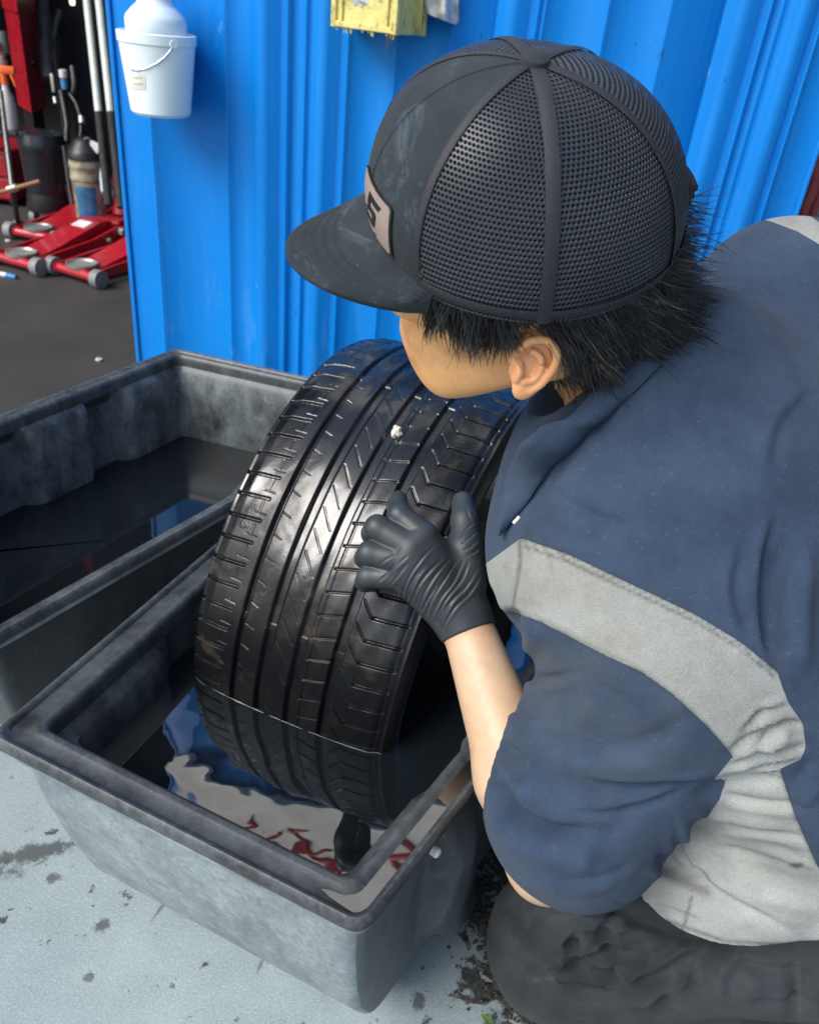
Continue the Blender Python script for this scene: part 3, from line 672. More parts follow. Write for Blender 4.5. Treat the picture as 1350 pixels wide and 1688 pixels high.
for (x, y, c), lb in zip(jars, ['pale jar at the left frame edge beside the red column', 'dark teal tin at the left frame edge beside the red column', 'brown tin half out of frame beside the red column']):
    p = Vector(P(x, y, 4.6)); o = empty('tin', p - Vector((0, 0, .05)), lb, 'tin')
    mb = MB(); mb.lathe([(.001, -.05), (.035, -.05), (.036, .04), (.034, .045), (.001, .045)], p, n=18); mb.build('tin_body', simple('tin_paint', c, 0.4), o, True)
    mb = MB(); mb.cyl(p + Vector((0, 0, .045)), p + Vector((0, 0, .058)), .030, .028, 18); mb.build('lid', M_GREYW, o, True)
sh2 = Vector(P(0, 90, 4.6)); rack = empty('rack', (sh2.x, sh2.y, 0), 'dim storage rack behind the red column at the left edge', 'rack')
for z in (P(0, 105, 4.6)[2] - .065, P(0, 70, 4.6)[2] - .065, P(0, 86, 4.6)[2] - .06):
    mb = MB(); mb.box((sh2.x - .12, sh2.y + .05, z), (0.34, 0.2, 0.012)); mb.build('rack_shelf', M_BLK, rack)
for dx in (-.28, .04):
    mb = MB(); mb.box((sh2.x + dx, sh2.y + .14, 0.8), (0.025, 0.025, 1.6)); mb.build('upright', M_BLK, rack)
# black drum on a dolly
dg = Vector(G(76, 342)); dk = (dg - Vector(CAMO)).length * 1.0; dr = 37 * 3.95 / FPX
dz0 = P(76, 322, 3.9)[2]; dz1 = P(74, 214, 3.9)[2]; dc = Vector(P(74, 270, 3.9)); dc.z = 0
dr = 37 * 3.9 / FPX
drum = empty('drum', dc, 'black plastic drum on a wheeled base before the red lift column', 'drum')
mb = MB(); mb.lathe([(.001, dz0), (dr * .86, dz0), (dr * .9, dz0 + .015), (dr * .97, dz1 - .07), (dr * 1.0, dz1 - .06), (dr * 1.0, dz1 - .035), (dr * .94, dz1 - .02), (dr * .9, dz1), (dr * .5, dz1 + .012), (.001, dz1 + .015)], dc, n=40); mb.build('drum_body', M_BLKP, drum, True)
mb = MB(); mb.lathe([(.001, .07), (dr * .95, .07), (dr * 1.0, .085), (dr * .9, dz0 + .002), (.001, dz0 + .002)], dc, n=32); mb.build('dolly', M_BLK, drum, True)
for k in range(4):
    a = k * math.pi / 2 + .5; q = dc + Vector((math.cos(a) * dr * .75, math.sin(a) * dr * .75, .036)); mb = MB(); mb.cyl(q - Vector((.012, 0, 0)), q + Vector((.012, 0, 0)), .032, None, 16); mb.build('caster', M_GREYW, drum, True)
mb = MB(); mb.tube([dc + Vector((dr * .85, -.02, dz1 - .05)), dc + Vector((dr * 1.05, -.03, dz1 - .04)), dc + Vector((dr * 1.1, -.03, dz1 - .30)), dc + Vector((dr * .95, -.03, dz0 + .05))], .008, 8); mb.build('side_handle', M_STEEL, drum, True)
# grease pail
pc = Vector(P(146, 300, 3.75)); pc.z = 0.004; pr = 27 * 3.75 / FPX; pz1 = P(146, 258, 3.7)[2]
pail = empty('pail', pc, 'grimy cream pail with a black lid and blue label behind the floor jacks', 'pail')
def pailm():
    t = NT('grimy_cream'); n = t.noise(16, 6, 0.7); t.set(color=t.ramp(n, [(0.35, (0.07, 0.065, 0.05)), (0.6, (0.34, 0.31, 0.22))]), rough=0.5); return t.m
M_PAIL = pailm()
mb = MB(); mb.lathe([(.001, 0), (pr * .86, 0), (pr * .88, .01), (pr * .97, pz1 - .10), (pr * 1.03, pz1 - .095), (pr * 1.03, pz1 - .08), (pr * .99, pz1 - .075), (pr * .99, pz1 - .05), (pr * 1.04, pz1 - .045), (pr * 1.04, pz1 - .03), (pr, pz1 - .025), (pr * 1.02, pz1), (.001, pz1)], pc, n=40); mb.build('pail_body', M_PAIL, pail, True)
mb = MB(); mb.lathe([(.001, pz1 - .01), (pr * 1.06, pz1 - .01), (pr * 1.07, pz1 + .012), (pr * .9, pz1 + .03), (pr * .6, pz1 + .065), (pr * .3, pz1 + .08), (.001, pz1 + .08)], pc, n=40); mb.build('lid', M_BLK, pail, True)
V = []; na = 12
for z, k in ((.02, .89), (pz1 - .12, .966)):
    for i in range(na + 1):
        a = math.radians(-118 + 72 * i / na); V.append((pc.x + math.cos(a) * (pr * k + .002), pc.y + math.sin(a) * (pr * k + .002), pc.z + z))
np_mesh('label', V, [(i, i + 1, na + 2 + i, na + 1 + i) for i in range(na)], simple('blue_label', (0.03, 0.12, 0.26), 0.45, 0.5, 22), pail)
kt = Vector(P(156, 242, 3.64)); ky = empty('key_tag', kt, 'white key tag with a small ring lying on the black pail lid', 'key tag')
mb = MB(); mb.box(kt, (0.042, 0.006, 0.045), Matrix.Rotation(0.3, 3, 'Y'), 0.003); mb.build('tag_plate', M_DECAL, ky)
mb = MB(); mb.tube([kt + Vector((-.03 + .014 * math.cos(a), 0, .022 + .014 * math.sin(a))) for a in np.linspace(0, 2 * math.pi, 13)], .003, 6); mb.build('ring', M_STEEL, ky, True)
fc = Vector(P(178, 318, 3.55)); fn = empty('funnel', fc, 'pale blue narrow plastic spout leaning beside the grimy pail', 'funnel')
mb = MB(); ft = Vector(P(169, 268, 3.6)); dd = ft - fc; mb.lathe([(.001, 0), (.026, 0), (.028, .02), (.022, dd.length * .6), (.006, dd.length), (.004, dd.length), (.001, dd.length)], fc, axis=dd, n=20); mb.build('spout', simple('pale_blue_plastic', (0.38, 0.52, 0.60), 0.4, 0.1), fn, True)
# jack handles standing upright
M_TUBE = simple('pale_tube', (0.48, 0.53, 0.49), 0.4, 0.12, 20); M_FOAM = simple('foam_grip', (0.014, 0.014, 0.016), 0.8, 0.2)
for (x0, x1, xe, ye, d, lb) in ((139, 163, 173, 330, 3.50, 'left one of two pale upright jack handles with a black foam grip'), (159, 183, 193, 330, 3.42, 'right one of two pale upright jack handles, nearest the blue wall edge')):
    a, b = Vector(P(x0, -40, d)), Vector(P(x1, 185, d)); e = b + (b - a).normalized() * 0.40; hnd = empty('jack_handle', e, lb, 'jack handle', 'upright jack handles')
    mb = MB(); mb.tube([a, a.lerp(b, .12), a.lerp(b, .15), b.lerp(a, .02), b], [.013, .013, .0165, .0165, .015], 14); mb.build('tube', M_TUBE, hnd, True)
    mb = MB(); mb.tube([b, e], .0175, 14); mb.build('grip', M_FOAM, hnd, True)
# rod with cross bar
r0, r1_, r2_ = Vector(P(1, 150, 3.7)), Vector(P(20, 308, 3.55)), Vector(G(33, 385)) 
rod = empty('lug_bar', r2_, 'grey upright rod with a brown cross bar standing left of the floor jacks', 'tool')
mb = MB(); mb.tube([r0, r1_], .011, 10); mb.build('shaft', M_STEEL, rod, True)
mb = MB(); mb.tube([Vector(P(-6, 318, 3.56)), Vector(P(66, 298, 3.50))], .009, 10); mb.build('cross_bar', simple('worn_wood', (0.22, 0.11, 0.05), 0.6, 0.3), rod, True)
mb = MB(); mb.cyl(Vector(P(14, 312, 3.55)), Vector(P(28, 308, 3.54)), .016, None, 12); mb.build('hub', M_DISC, rod, True)
mb = MB(); mb.tube([r1_, r1_.lerp(r2_, .75), r2_ + Vector((0, 0, .03))], [.010, .012, .020], 10); mb.build('lower_shaft', M_BLK, rod, True)
mb = MB(); mb.cyl(r2_ + Vector((-.012, 0, .034)), r2_ + Vector((.012, 0, .034)), .032, None, 20); mb.build('foot_wheel', M_GREYW, rod, True)
# dark machine parts, hoses behind
eng = Vector(P(95, 60, 4.5)); mc = empty('machine', (eng.x, eng.y, 0), 'dark tyre machine with struts and hoses in the workshop gloom', 'machine')
M_IRON = simple('dark_iron', (0.022, 0.024, 0.030), 0.45, 0.3); M_IRON2 = simple('grey_iron', (0.075, 0.075, 0.078), 0.5, 0.3)
mb = MB(); mb.tube([Vector(P(66, -30, 4.3)), Vector(P(76, 70, 4.3))], .03, 12); mb.tube([Vector(P(74, 68, 4.28)), Vector(P(80, 130, 4.28))], .034, 12); mb.build('mast', M_IRON2, mc, True)
mb = MB(); mb.tube([Vector(P(98, 17, 4.35)), Vector(P(83, 76, 4.35))], .017, 10); mb.build('strut', M_IRON2, mc, True)
mb = MB(); mb.box((eng.x + .22, eng.y + .25, .65), (0.62, 0.3, 1.3), None, 0.02); mb.build('cabinet_block', M_IRON, mc)
mb = MB(); mb.tube([Vector(P(x, y, 4.15)) for x, y in [(101, 150), (107, 180), (111, 205), (110, 235)]], .016, 10); mb.tube([Vector(P(x, y, 4.12)) for x, y in [(114, 152), (126, 170), (134, 195), (134, 215), (130, 240)]], .010, 10); mb.tube([Vector(P(x, y, 4.15)) for x, y in [(120, 110), (124, 140), (121, 158)]], .018, 10); mb.build('hose', M_BLK, mc, True)['kind'] = 'stuff'
mb = MB(); mb.cyl(Vector(P(134, 192, 4.11)), Vector(P(135, 203, 4.11)), .015, None, 12); mb.cyl(Vector(P(90, 160, 4.15)), Vector(P(92, 170, 4.15)), .010, None, 12); mb.box(Vector(P(87, 136, 4.15)), (.016, .012, .085), None, .003); mb.build('fitting', M_DISC, mc, True)['kind'] = 'stuff'
bp = Vector(P(107, 146, 4.1)); sbt = empty('small_bottle', bp, 'small blue and white bottle on the dark machine', 'bottle')
mb = MB(); mb.lathe([(.001, 0), (.016, 0), (.017, .035), (.014, .05), (.001, .05)], bp, n=16); mb.build('bottle_body', simple('blue_label_plastic', (0.05, 0.22, 0.45), 0.4), sbt, True)
mb = MB(); mb.lathe([(.0135, .05), (.020, .052), (.020, .085), (.001, .088)], bp, n=16); mb.build('bottle_top', M_DECAL, sbt, True)
lt = Vector(P(119, 2, 4.4)); lo_ = empty('work_light', lt, 'small bright work lamp glimpsed at the top edge of the dark workshop', 'lamp')
tl = NT('lamp_glow'); tl.set(color=(.9, .85, .7)); tl.b.inputs['Emission Color'].default_value = (1, .9, .7, 1); tl.b.inputs['Emission Strength'].default_value = 1.2
mb = MB(); mb.lathe([(.001, -.018), (.012, -.015), (.015, 0), (.012, .015), (.001, .018)], lt, n=14); mb.build('bulb', tl.m, lo_, True)
mb = MB(); mb.cyl(lt + Vector((0, 0, .012)), lt + Vector((0, .02, .16)), .008, None, 10); mb.build('lamp_arm', M_IRON2, lo_, True)

# ---- floor jacks
def floor_jack(front, rear, label):
    f, r = Vector(front), Vector(rear); d = (f - r); d.z = 0; ang = math.atan2(d.y, d.x)
    root = empty('floor_jack', (f.x, f.y, 0.004), label, 'floor jack', 'red floor jacks beside the blue wall')
    M = Matrix.Translation((f.x, f.y, 0.004)) @ Matrix.Rotation(ang, 4, 'Z')
    X = Matrix.Rotation(math.radians(90), 4, 'X')
    for sgn in (-1, 1):
        mb = MB(); y = sgn * 0.098
        mb.prism([(-.70, .040), (-.70, .085), (-.60, .105), (-.47, .105), (-.34, .080), (-.05, .060), (.02, .055), (.02, .028), (-.30, .028), (-.55, .032)], 0.012, M @ Matrix.Translation((0, y + .006, 0)) @ X)
        mb.build('side_plate', M_RED, root)
    mb = MB(); V_ = [(-.50, .128), (-.43, .132), (-.20, .076), (-.055, .050), (-.055, .036), (-.22, .045), (-.50, .08)]
    mb.prism(V_, 0.125, M @ Matrix.Translation((0, .0625, 0)) @ X); mb.build('lift_arm', M_RED, root)
    mb = MB(); mb.lathe([(.001, .040), (.040, .040), (.046, .048), (.060, .058), (.062, .070), (.056, .070), (.050, .064), (.02, .062), (.001, .062)], M @ Vector((-.035, 0, 0)), n=28); mb.build('saddle', M_DISC, root, True)
    for sgn in (-1, 1):
        mb = MB(); q = M @ Vector((.0, sgn * .125, .038)); ax_ = (M.to_3x3() @ Vector((0, 1, 0))); mb.cyl(q - ax_ * .018, q + ax_ * .018, .036, None, 24); mb.cyl(q - ax_ * .021, q + ax_ * .021, .014, None, 12); mb.build('wheel', M_GREYW, root, True)
        mb = MB(); q = M @ Vector((-.62, sgn * .135, .030)); mb.cyl(q - ax_ * .012, q + ax_ * .012, .028, None, 20); mb.build('wheel', M_GREYW, root, True)
        mb = MB(); q = M @ Vector((-.50, sgn * .118, .088)); mb.cyl(q - ax_ * .012, q + ax_ * .012, .017, None, 6); q = M @ Vector((-.42, sgn * .114, .066)); mb.cyl(q - ax_ * .008, q + ax_ * .008, .010, None, 6); mb.build('bolt', M_DISC, root)['kind'] = 'stuff'
    mb = MB(); mb.cyl(M @ Vector((0, -.105, .038)), M @ Vector((0, .105, .038)), .020, None, 16); mb.build('axle', M_RED, root, True)
    mb = MB(); mb.box(M @ Vector((-.60, 0, .08)), (.14, .15, .08), (Matrix.Rotation(ang, 3, 'Z')), .01); mb.cyl(M @ Vector((-.64, 0, .12)), M @ Vector((-.68, 0, .26)), .045, .038, 20); mb.build('pump_housing', M_REDD, root)
    sl = math.atan2(.132 - .076, .23)
    mb = MB(); mb.box(M @ Vector((-.385, 0, .1225)), (.055, .075, .003), Matrix.Rotation(ang, 3, 'Z') @ Matrix.Rotation(sl, 3, 'Y')); mb.build('decal', M_DECAL, root)
    return root
jA = floor_jack(G(58, 402), G(160, 372), 'red floor jack farthest back, standing before the grimy pail')
jB = floor_jack(G(28, 446), G(170, 408), 'red floor jack in the middle with its saddle at the left')
jC = floor_jack(G(127, 465), G(265, 428), 'nearest red floor jack, half hidden by the blue wall')
mpn = G(14, 454); mk = empty('marker_pen', mpn, 'short blue and white marker lying on the dark floor', 'marker')
a, b = Vector(G(-8, 450, .012)), Vector(G(12, 453, .012)); c = Vector(G(27, 457, .012))
mb = MB(); mb.cyl(a, b, .010, None, 12); mb.build('barrel', M_DECAL, mk, True)
mb = MB(); mb.cyl(b, c, .0115, .010, 12); mb.build('pen_cap', simple('blue_plastic', (0.03, 0.16, 0.40), 0.35), mk, True)
for (x, y, s, lb) in ((13, 396, .011, 'tiny white scrap on the dark floor left of the jacks'), (163, 592, .010, 'small pale washer lying on the dark floor near the tub')):
    p = Vector(G(x, y, 0.010)); mb = MB(); mb.lathe([(s * .4, -.004), (s, -.004), (s, .003), (s * .4, .003), (s * .4, -.004)], p, axis=(.25, .1, 1), n=14); o = mb.build('scrap', M_DECAL, None, True); tag(o, lb, 'scrap')
# ---- red hose bundle right of the wall
def hose_bundle():
    root = empty('hose_bundle', P(1325, 390, 2.0), 'bundle of dull red air hoses hanging past the right end of the blue wall', 'hose')
    m = simple('red_hose', (0.22, 0.03, 0.028), 0.5, 0.25, 30)
    for k, (o, w) in enumerate([(0, 0), (9, 6), (-8, 10), (4, -4), (14, 3)]):
        pts = [Vector(P(x + o + w * math.sin(i * .9 + k), y, 1.98 + .012 * (k % 3))) for i, (x, y) in enumerate([(1366, 175), (1352, 215), (1347, 255), (1342, 300), (1326, 340), (1314, 385), (1306, 430)])]
        mb = MB(); mb.tube(pts, .0105, 10); mb.build('hose', m, root, True)
    mb = MB(); mb.tube([Vector(P(1378, 200, 2.05)), Vector(P(1352, 300, 2.05)), Vector(P(1326, 420, 2.05))], .014, 12); mb.build('hanger_rod', M_STEEL, root, True)
    return root
hose_bundle()

# ---- grit and moss along the slab joint beside the knee, debris on the tyre
def joint():
    rng = np.random.default_rng(4); a, b_ = G(742, 1420)[:2], G(905, 1720)[:2]; d = (b_ - a) / np.linalg.norm(b_ - a); n = np.array([-d[1], d[0]]); L_ = np.linalg.norm(b_ - a)
    ico = np.array([(1, 0, 0), (-1, 0, 0), (0, 1, 0), (0, -1, 0), (0, 0, 1), (0, 0, -1)], float); IF = [(0, 2, 4), (2, 1, 4), (1, 3, 4), (3, 0, 4), (2, 0, 5), (1, 2, 5), (3, 1, 5), (0, 3, 5)]
    V, F = [], []
    for k in range(2600):
        t = rng.random() ** .8; w = rng.normal() * (.010 + .035 * rng.random() ** 3) ; p = a + d * t * L_ * 1.05 + n * w; s = rng.uniform(.0008, .0032) * (1 if abs(w) > .01 else 1.3)
        V.append(ico * s * rng.uniform(.6, 1.2, (6, 3)) + [p[0], p[1], .002 + s * .3]); F += [tuple(np.array(f) + 6 * k) for f in IF]
    o = np_mesh('gravel', np.concatenate(V), np.array(F), simple('dark_grit', (0.05, 0.047, 0.042), 0.9, 0.8, 300), None, False); tag(o, kind='stuff')
    V, F = [], []; k = 0
    for q in range(900):
        t = rng.beta(2.2, 1.6); w = rng.normal() * .009; p = a + d * t * L_ + n * (w - .004); h_ = rng.uniform(.002, .007); an = rng.uniform(0, 6.28); s = rng.uniform(.0008, .0018); u = np.array([math.cos(an), math.sin(an)])
        V += [(p[0] - u[0] * s, p[1] - u[1] * s, .001), (p[0] + u[0] * s, p[1] + u[1] * s, .001), (p[0] + u[1] * h_ * .4, p[1] - u[0] * h_ * .4, h_)]; F.append((k, k + 1, k + 2)); k += 3
    o = np_mesh('moss', V, F, simple('moss_green', (0.045, 0.075, 0.018), 0.8, 0.6, 200), None, False); tag(o, kind='stuff')
    mg = simple('weed_leaf', (0.11, 0.20, 0.05), 0.5, 0.3, 60)
    for (x, y), lb in (((1083, 1560), None), ((868, 1640), 'tiny green weed growing in the slab joint by the knee'), ((805, 1690), 'small green weed at the bottom edge beside the slab joint')):
        if lb is None: continue
        g = G(x, y); root = empty('weed', g, lb, 'weed'); V, F = [], []
        for j in range(6):
            an = j * 1.05 + .3; u = np.array([math.cos(an), math.sin(an), 0]); s = np.array([-u[1], u[0], 0]); l = .008 + .003 * (j % 3); b0 = len(V); z = np.array([0, 0, .004])
            V += [tuple(g + z), tuple(g + u * l * .5 + s * l * .28 + z * 1.8), tuple(g + u * l + z * 1.2), tuple(g + u * l * .5 - s * l * .28 + z * 1.8)]; F.append((b0, b0 + 1, b0 + 2, b0 + 3))
        np_mesh('leaves', V, F, mg, root, False)['kind'] = 'stuff'
joint()
def lump(name, c, s, m, label, cat, seed=0):
    bm = bmesh.new(); bmesh.ops.create_icosphere(bm, subdivisions=3, radius=1.0)
    for v in bm.verts:
        w = 1 + .5 * mnoise.noise(v.co * 1.8 + Vector((seed, 0, 0))); v.co = Vector((v.co.x * s[0] * w, v.co.y * s[1] * w, v.co.z * s[2] * w))
    me = bpy.data.meshes.new(name); bm.to_mesh(me); bm.free(); o = link_mesh(name, me, m); o.location = c; return tag(o, label, cat)
tp_, _ = tyre_hit(654, 713, TR + .001); lump('tape_scrap', tp_, (.006, .004, .009), simple('pale_scrap', (0.62, 0.58, 0.5), 0.5, 0.2, 200), 'small pale scrap stuck in a groove of the tyre tread', 'scrap', 2)
# ------------------------------------------------------------------ sculpting by distance field
def dot(a, b): return np.einsum('ij,j->i', a, b)
def cap(p, a, b, ra, rb):
    a, b = np.asarray(a, float), np.asarray(b, float); ab = b - a; t = np.clip(dot(p - a, ab) / ab.dot(ab), 0, 1)
    return np.linalg.norm(p - a - t[:, None] * ab, axis=1) - (ra + (rb - ra) * t)
def ecap(p, a, b, wdir, ra, rb):
    """capsule with an elliptical section: ra / rb = (half width along wdir, half thickness)"""
    a, b = np.asarray(a, float), np.asarray(b, float); ab = b - a; L = np.linalg.norm(ab); d = ab / L
    w = np.asarray(wdir, float); w = w - w.dot(d) * d; w /= np.linalg.norm(w); n = np.cross(d, w)
    q = p - a; x = dot(q, d); t = np.clip(x / L, 0, 1); rw = ra[0] + (rb[0] - ra[0]) * t; rt = ra[1] + (rb[1] - ra[1]) * t
    e = x - t * L; m = np.minimum(rw, rt)
    k = np.sqrt((dot(q, w) / rw) ** 2 + (dot(q, n) / rt) ** 2 + (e / m) ** 2)
    return (k - 1) * m
def ell(p, c, Rm, r):
    q = (p - np.asarray(c)) @ np.asarray(Rm).T / np.asarray(r); k = np.linalg.norm(q, axis=1); g = np.linalg.norm(q / np.asarray(r), axis=1)
    return k * (k - 1) / np.maximum(g, 1e-9)
def smin(a, b, k):
    h = np.clip(0.5 + 0.5 * (b - a) / k, 0, 1); return b + (a - b) * h - k * h * (1 - h)
def smax(a, b, k): return -smin(-a, -b, k)
def plane(p, c, n): n = np.asarray(n, float); return dot(p - np.asarray(c), n / np.linalg.norm(n))
CO = np.array([[(i >> 2) & 1, (i >> 1) & 1, i & 1] for i in range(8)])
EDG = [(a, b) for a in range(8) for b in range(a + 1, 8) if bin(a ^ b).count('1') == 1]
def near(p, c, r):
    lo, hi = p.min(0), p.max(0); q = np.maximum(np.maximum(lo - c, c - hi), 0); return q.dot(q) < r * r
def near_seg(p, a, b, r):
    a, b = np.asarray(a), np.asarray(b); lo, hi = np.minimum(a, b) - r, np.maximum(a, b) + r
    return bool((p.min(0) < hi).all() and (p.max(0) > lo).all())
def nets(f, lo, hi, h, B=8, grow=1.6):
    """sparse surface nets: returns vertices and quads of f = 0"""
    lo = np.asarray(lo, float); hi = np.asarray(hi, float); nb = np.ceil((hi - lo) / (B * h)).astype(int)
    bi = np.stack(np.meshgrid(*[np.arange(n) for n in nb], indexing='ij'), -1).reshape(-1, 3)
    def run(p):
        return np.concatenate([f(p[i:i + 600]) for i in range(0, len(p), 600)])
    bi = bi[np.lexsort(tuple((bi // 4).T))]
    d = run(lo + (bi + 0.5) * B * h); bi = bi[np.abs(d) < B * h * 0.87 * grow]
    off = np.stack(np.meshgrid(*[np.arange(B + 1)] * 3, indexing='ij'), -1).reshape(-1, 3)
    S = B + 1; N = nb * B + 1; key = lambda c: (c[..., 0].astype(np.int64) * N[1] + c[..., 1]) * N[2] + c[..., 2]
    vk, vp, eq = [], [], []
    cidx = np.stack(np.meshgrid(*[np.arange(B)] * 3, indexing='ij'), -1).reshape(-1, 3); cl = cidx @ np.array([S * S, S, 1]); co = CO @ np.array([S * S, S, 1])
    for s in range(0, len(bi), 48):
        bb = bi[s:s + 48]; pts = lo + (bb[:, None] * B + off[None]) * h
        v = f(pts.reshape(-1, 3)).reshape(len(bb), -1)
        cv = v[:, cl[:, None] + co[None]]; neg = cv < 0; mx = neg.any(2) & ~neg.all(2)
        ib, ic = np.nonzero(mx)
        if len(ib) == 0: continue
        cv = cv[ib, ic]; cc = bb[ib] * B + cidx[ic]
        acc = np.zeros((len(ib), 3)); cnt = np.zeros(len(ib))
        for a, b in EDG:
            m = (cv[:, a] < 0) != (cv[:, b] < 0); t = np.where(m, cv[:, a] / np.where(m, cv[:, a] - cv[:, b], 1), 0)
            acc += np.where(m[:, None], CO[a] + t[:, None] * (CO[b] - CO[a]), 0); cnt += m
        vk.append(key(cc)); vp.append(lo + (cc + acc / cnt[:, None]) * h)
        for axi, (u, w) in enumerate(((1, 2), (2, 0), (0, 1))):
            j = 4 >> axi; m = (cv[:, 0] < 0) != (cv[:, j] < 0)
            c = cc[m]; fl = cv[m, 0] < 0; du = np.zeros(3, int); du[u] = 1; dw = np.zeros(3, int); dw[w] = 1
            eq.append((np.stack([key(c - du - dw), key(c - dw), key(c), key(c - du)], 1), fl))
    vk = np.concatenate(vk); vp = np.concatenate(vp); o = np.argsort(vk); vk, vp = vk[o], vp[o]
    Q = []
    for q, fl in eq:
        q = np.where(fl[:, None], q, q[:, ::-1]); ix = np.clip(np.searchsorted(vk, q), 0, len(vk) - 1); ok = (vk[ix] == q).all(1); Q.append(ix[ok])
    return vp, np.concatenate(Q)
def vnormals(V, F):
    n = np.cross(V[F[:, 2]] - V[F[:, 0]], V[F[:, 3]] - V[F[:, 1]]); N = np.zeros_like(V)
    for k in range(F.shape[1]):
        for c in range(3): N[:, c] += np.bincount(F[:, k], n[:, c], len(V))
    return N / np.maximum(np.linalg.norm(N, axis=1, keepdims=True), 1e-12)
def relax(V, F, it=2, lam=0.5):
    a = np.concatenate([F[:, k] for k in range(4)]); b = np.concatenate([F[:, (k + 1) % 4] for k in range(4)])
    cnt = np.bincount(a, minlength=len(V)) + np.bincount(b, minlength=len(V))
    for _ in range(it):
        A = np.stack([np.bincount(a, V[b, c], len(V)) + np.bincount(b, V[a, c], len(V)) for c in range(3)], 1) / np.maximum(cnt, 1)[:, None]
        V = V + lam * (A - V)
    return V
def seg2(px, pts):
    """distance (pixels of the photo scale) from projected vertices to a polyline, and position along it 0..1"""
    pts = np.asarray(pts, float); best = np.full(len(px), 1e9); along = np.zeros(len(px)); side = np.zeros(len(px)); n = len(pts) - 1
    for i in range(n):
        a, b = pts[i], pts[i + 1]; ab = b - a; L2 = max(ab.dot(ab), 1e-9); t = np.clip(((px - a) @ ab) / L2, 0, 1); q = px - a - t[:, None] * ab; d = np.hypot(q[:, 0], q[:, 1])
        m = d < best; best[m] = d[m]; along[m] = (i + t[m]) / n; side[m] = np.sign(ab[0] * q[m, 1] - ab[1] * q[m, 0])
    return best, along, side
def inside(px, poly):
    """signed distance to polygon in pixels: positive inside"""
    poly = np.asarray(poly, float); d, _, _ = seg2(px, np.vstack([poly, poly[:1]])); c = np.zeros(len(px), bool); n = len(poly)
    for i in range(n):
        (x0, y0), (x1, y1) = poly[i], poly[(i + 1) % n]
        m = (y0 > px[:, 1]) != (y1 > px[:, 1]); c ^= m & (px[:, 0] < (x1 - x0) * (px[:, 1] - y0) / ((y1 - y0) or 1e-9) + x0)
    return np.where(c, d, -d)
def catmull(pts, n=6):
    pts = np.asarray(pts, float); e = np.vstack([2 * pts[0] - pts[1], pts, 2 * pts[-1] - pts[-2]]); out = []
    for i in range(1, len(e) - 2):
        for t in np.linspace(0, 1, n, endpoint=False):
            a, b, c, d = e[i - 1], e[i], e[i + 1], e[i + 2]
            out.append(0.5 * (2 * b + (c - a) * t + (2 * a - 5 * b + 4 * c - d) * t * t + (3 * b - a - 3 * c + d) * t ** 3))
    return np.array(out + [pts[-1]])
def sculpt(V, F, strokes, N=None):
    """strokes: (polyline in photo pixels, width px, height mm) - cloth folds worked into the side facing the camera"""
    N = vnormals(V, F) if N is None else N; px = to_px(V); face = np.clip(np.einsum('ij,ij->i', N, (CAMO - V) / np.linalg.norm(CAMO - V, axis=1)[:, None]) * 4 + 0.6, 0, 1)
    D = np.zeros(len(V))
    for pts, w, amp in strokes:
        a = np.asarray(pts, float); m = np.nonzero((px > a.min(0) - 3 * w).all(1) & (px < a.max(0) + 3 * w).all(1) & (face > 0))[0]
        if len(m) == 0: continue
        d, t, _ = seg2(px[m], catmull(pts)); D[m] += amp * 0.001 * np.exp(-(d / w) ** 2) * np.minimum(1, np.minimum(t, 1 - t) * 4 + 0.12)
    return V + N * (D * face)[:, None]

# ------------------------------------------------------------------ the worker
def skin_mat():
    t = NT('skin'); n = t.noise(20, 5, 0.6); f = t.noise(260, 3, 0.6)
    c = t.ramp(n, [(0.3, (0.72, 0.36, 0.14)), (0.7, (0.84, 0.46, 0.20))])
    c = t.mix(t.attr('pale'), c, t.ramp(n, [(0.3, (0.46, 0.31, 0.195)), (0.7, (0.54, 0.38, 0.255))]))
    c = t.mix(t.attr('pink'), c, (0.64, 0.25, 0.16))
    c = t.mix(t.ramp(t.noise(38, 5, 0.7), [(0.52, 0.0), (0.70, 0.30)]), c, (0.42, 0.16, 0.085))
    c = t.mix(t.ramp(t.voro(95), [(0.05, 0.35), (0.10, 0.0)]), c, (0.28, 0.12, 0.06))
    c = t.mix(t.attr('scalp'), c, (0.012, 0.011, 0.011))
    t.set(color=c, rough=0.46, spec=0.4, sss=0.12, ssss=0.006); t.b.inputs['Subsurface Radius'].default_value = (1.0, 0.35, 0.2)
    t.bump(f, 0.12, 0.0012); return t.m
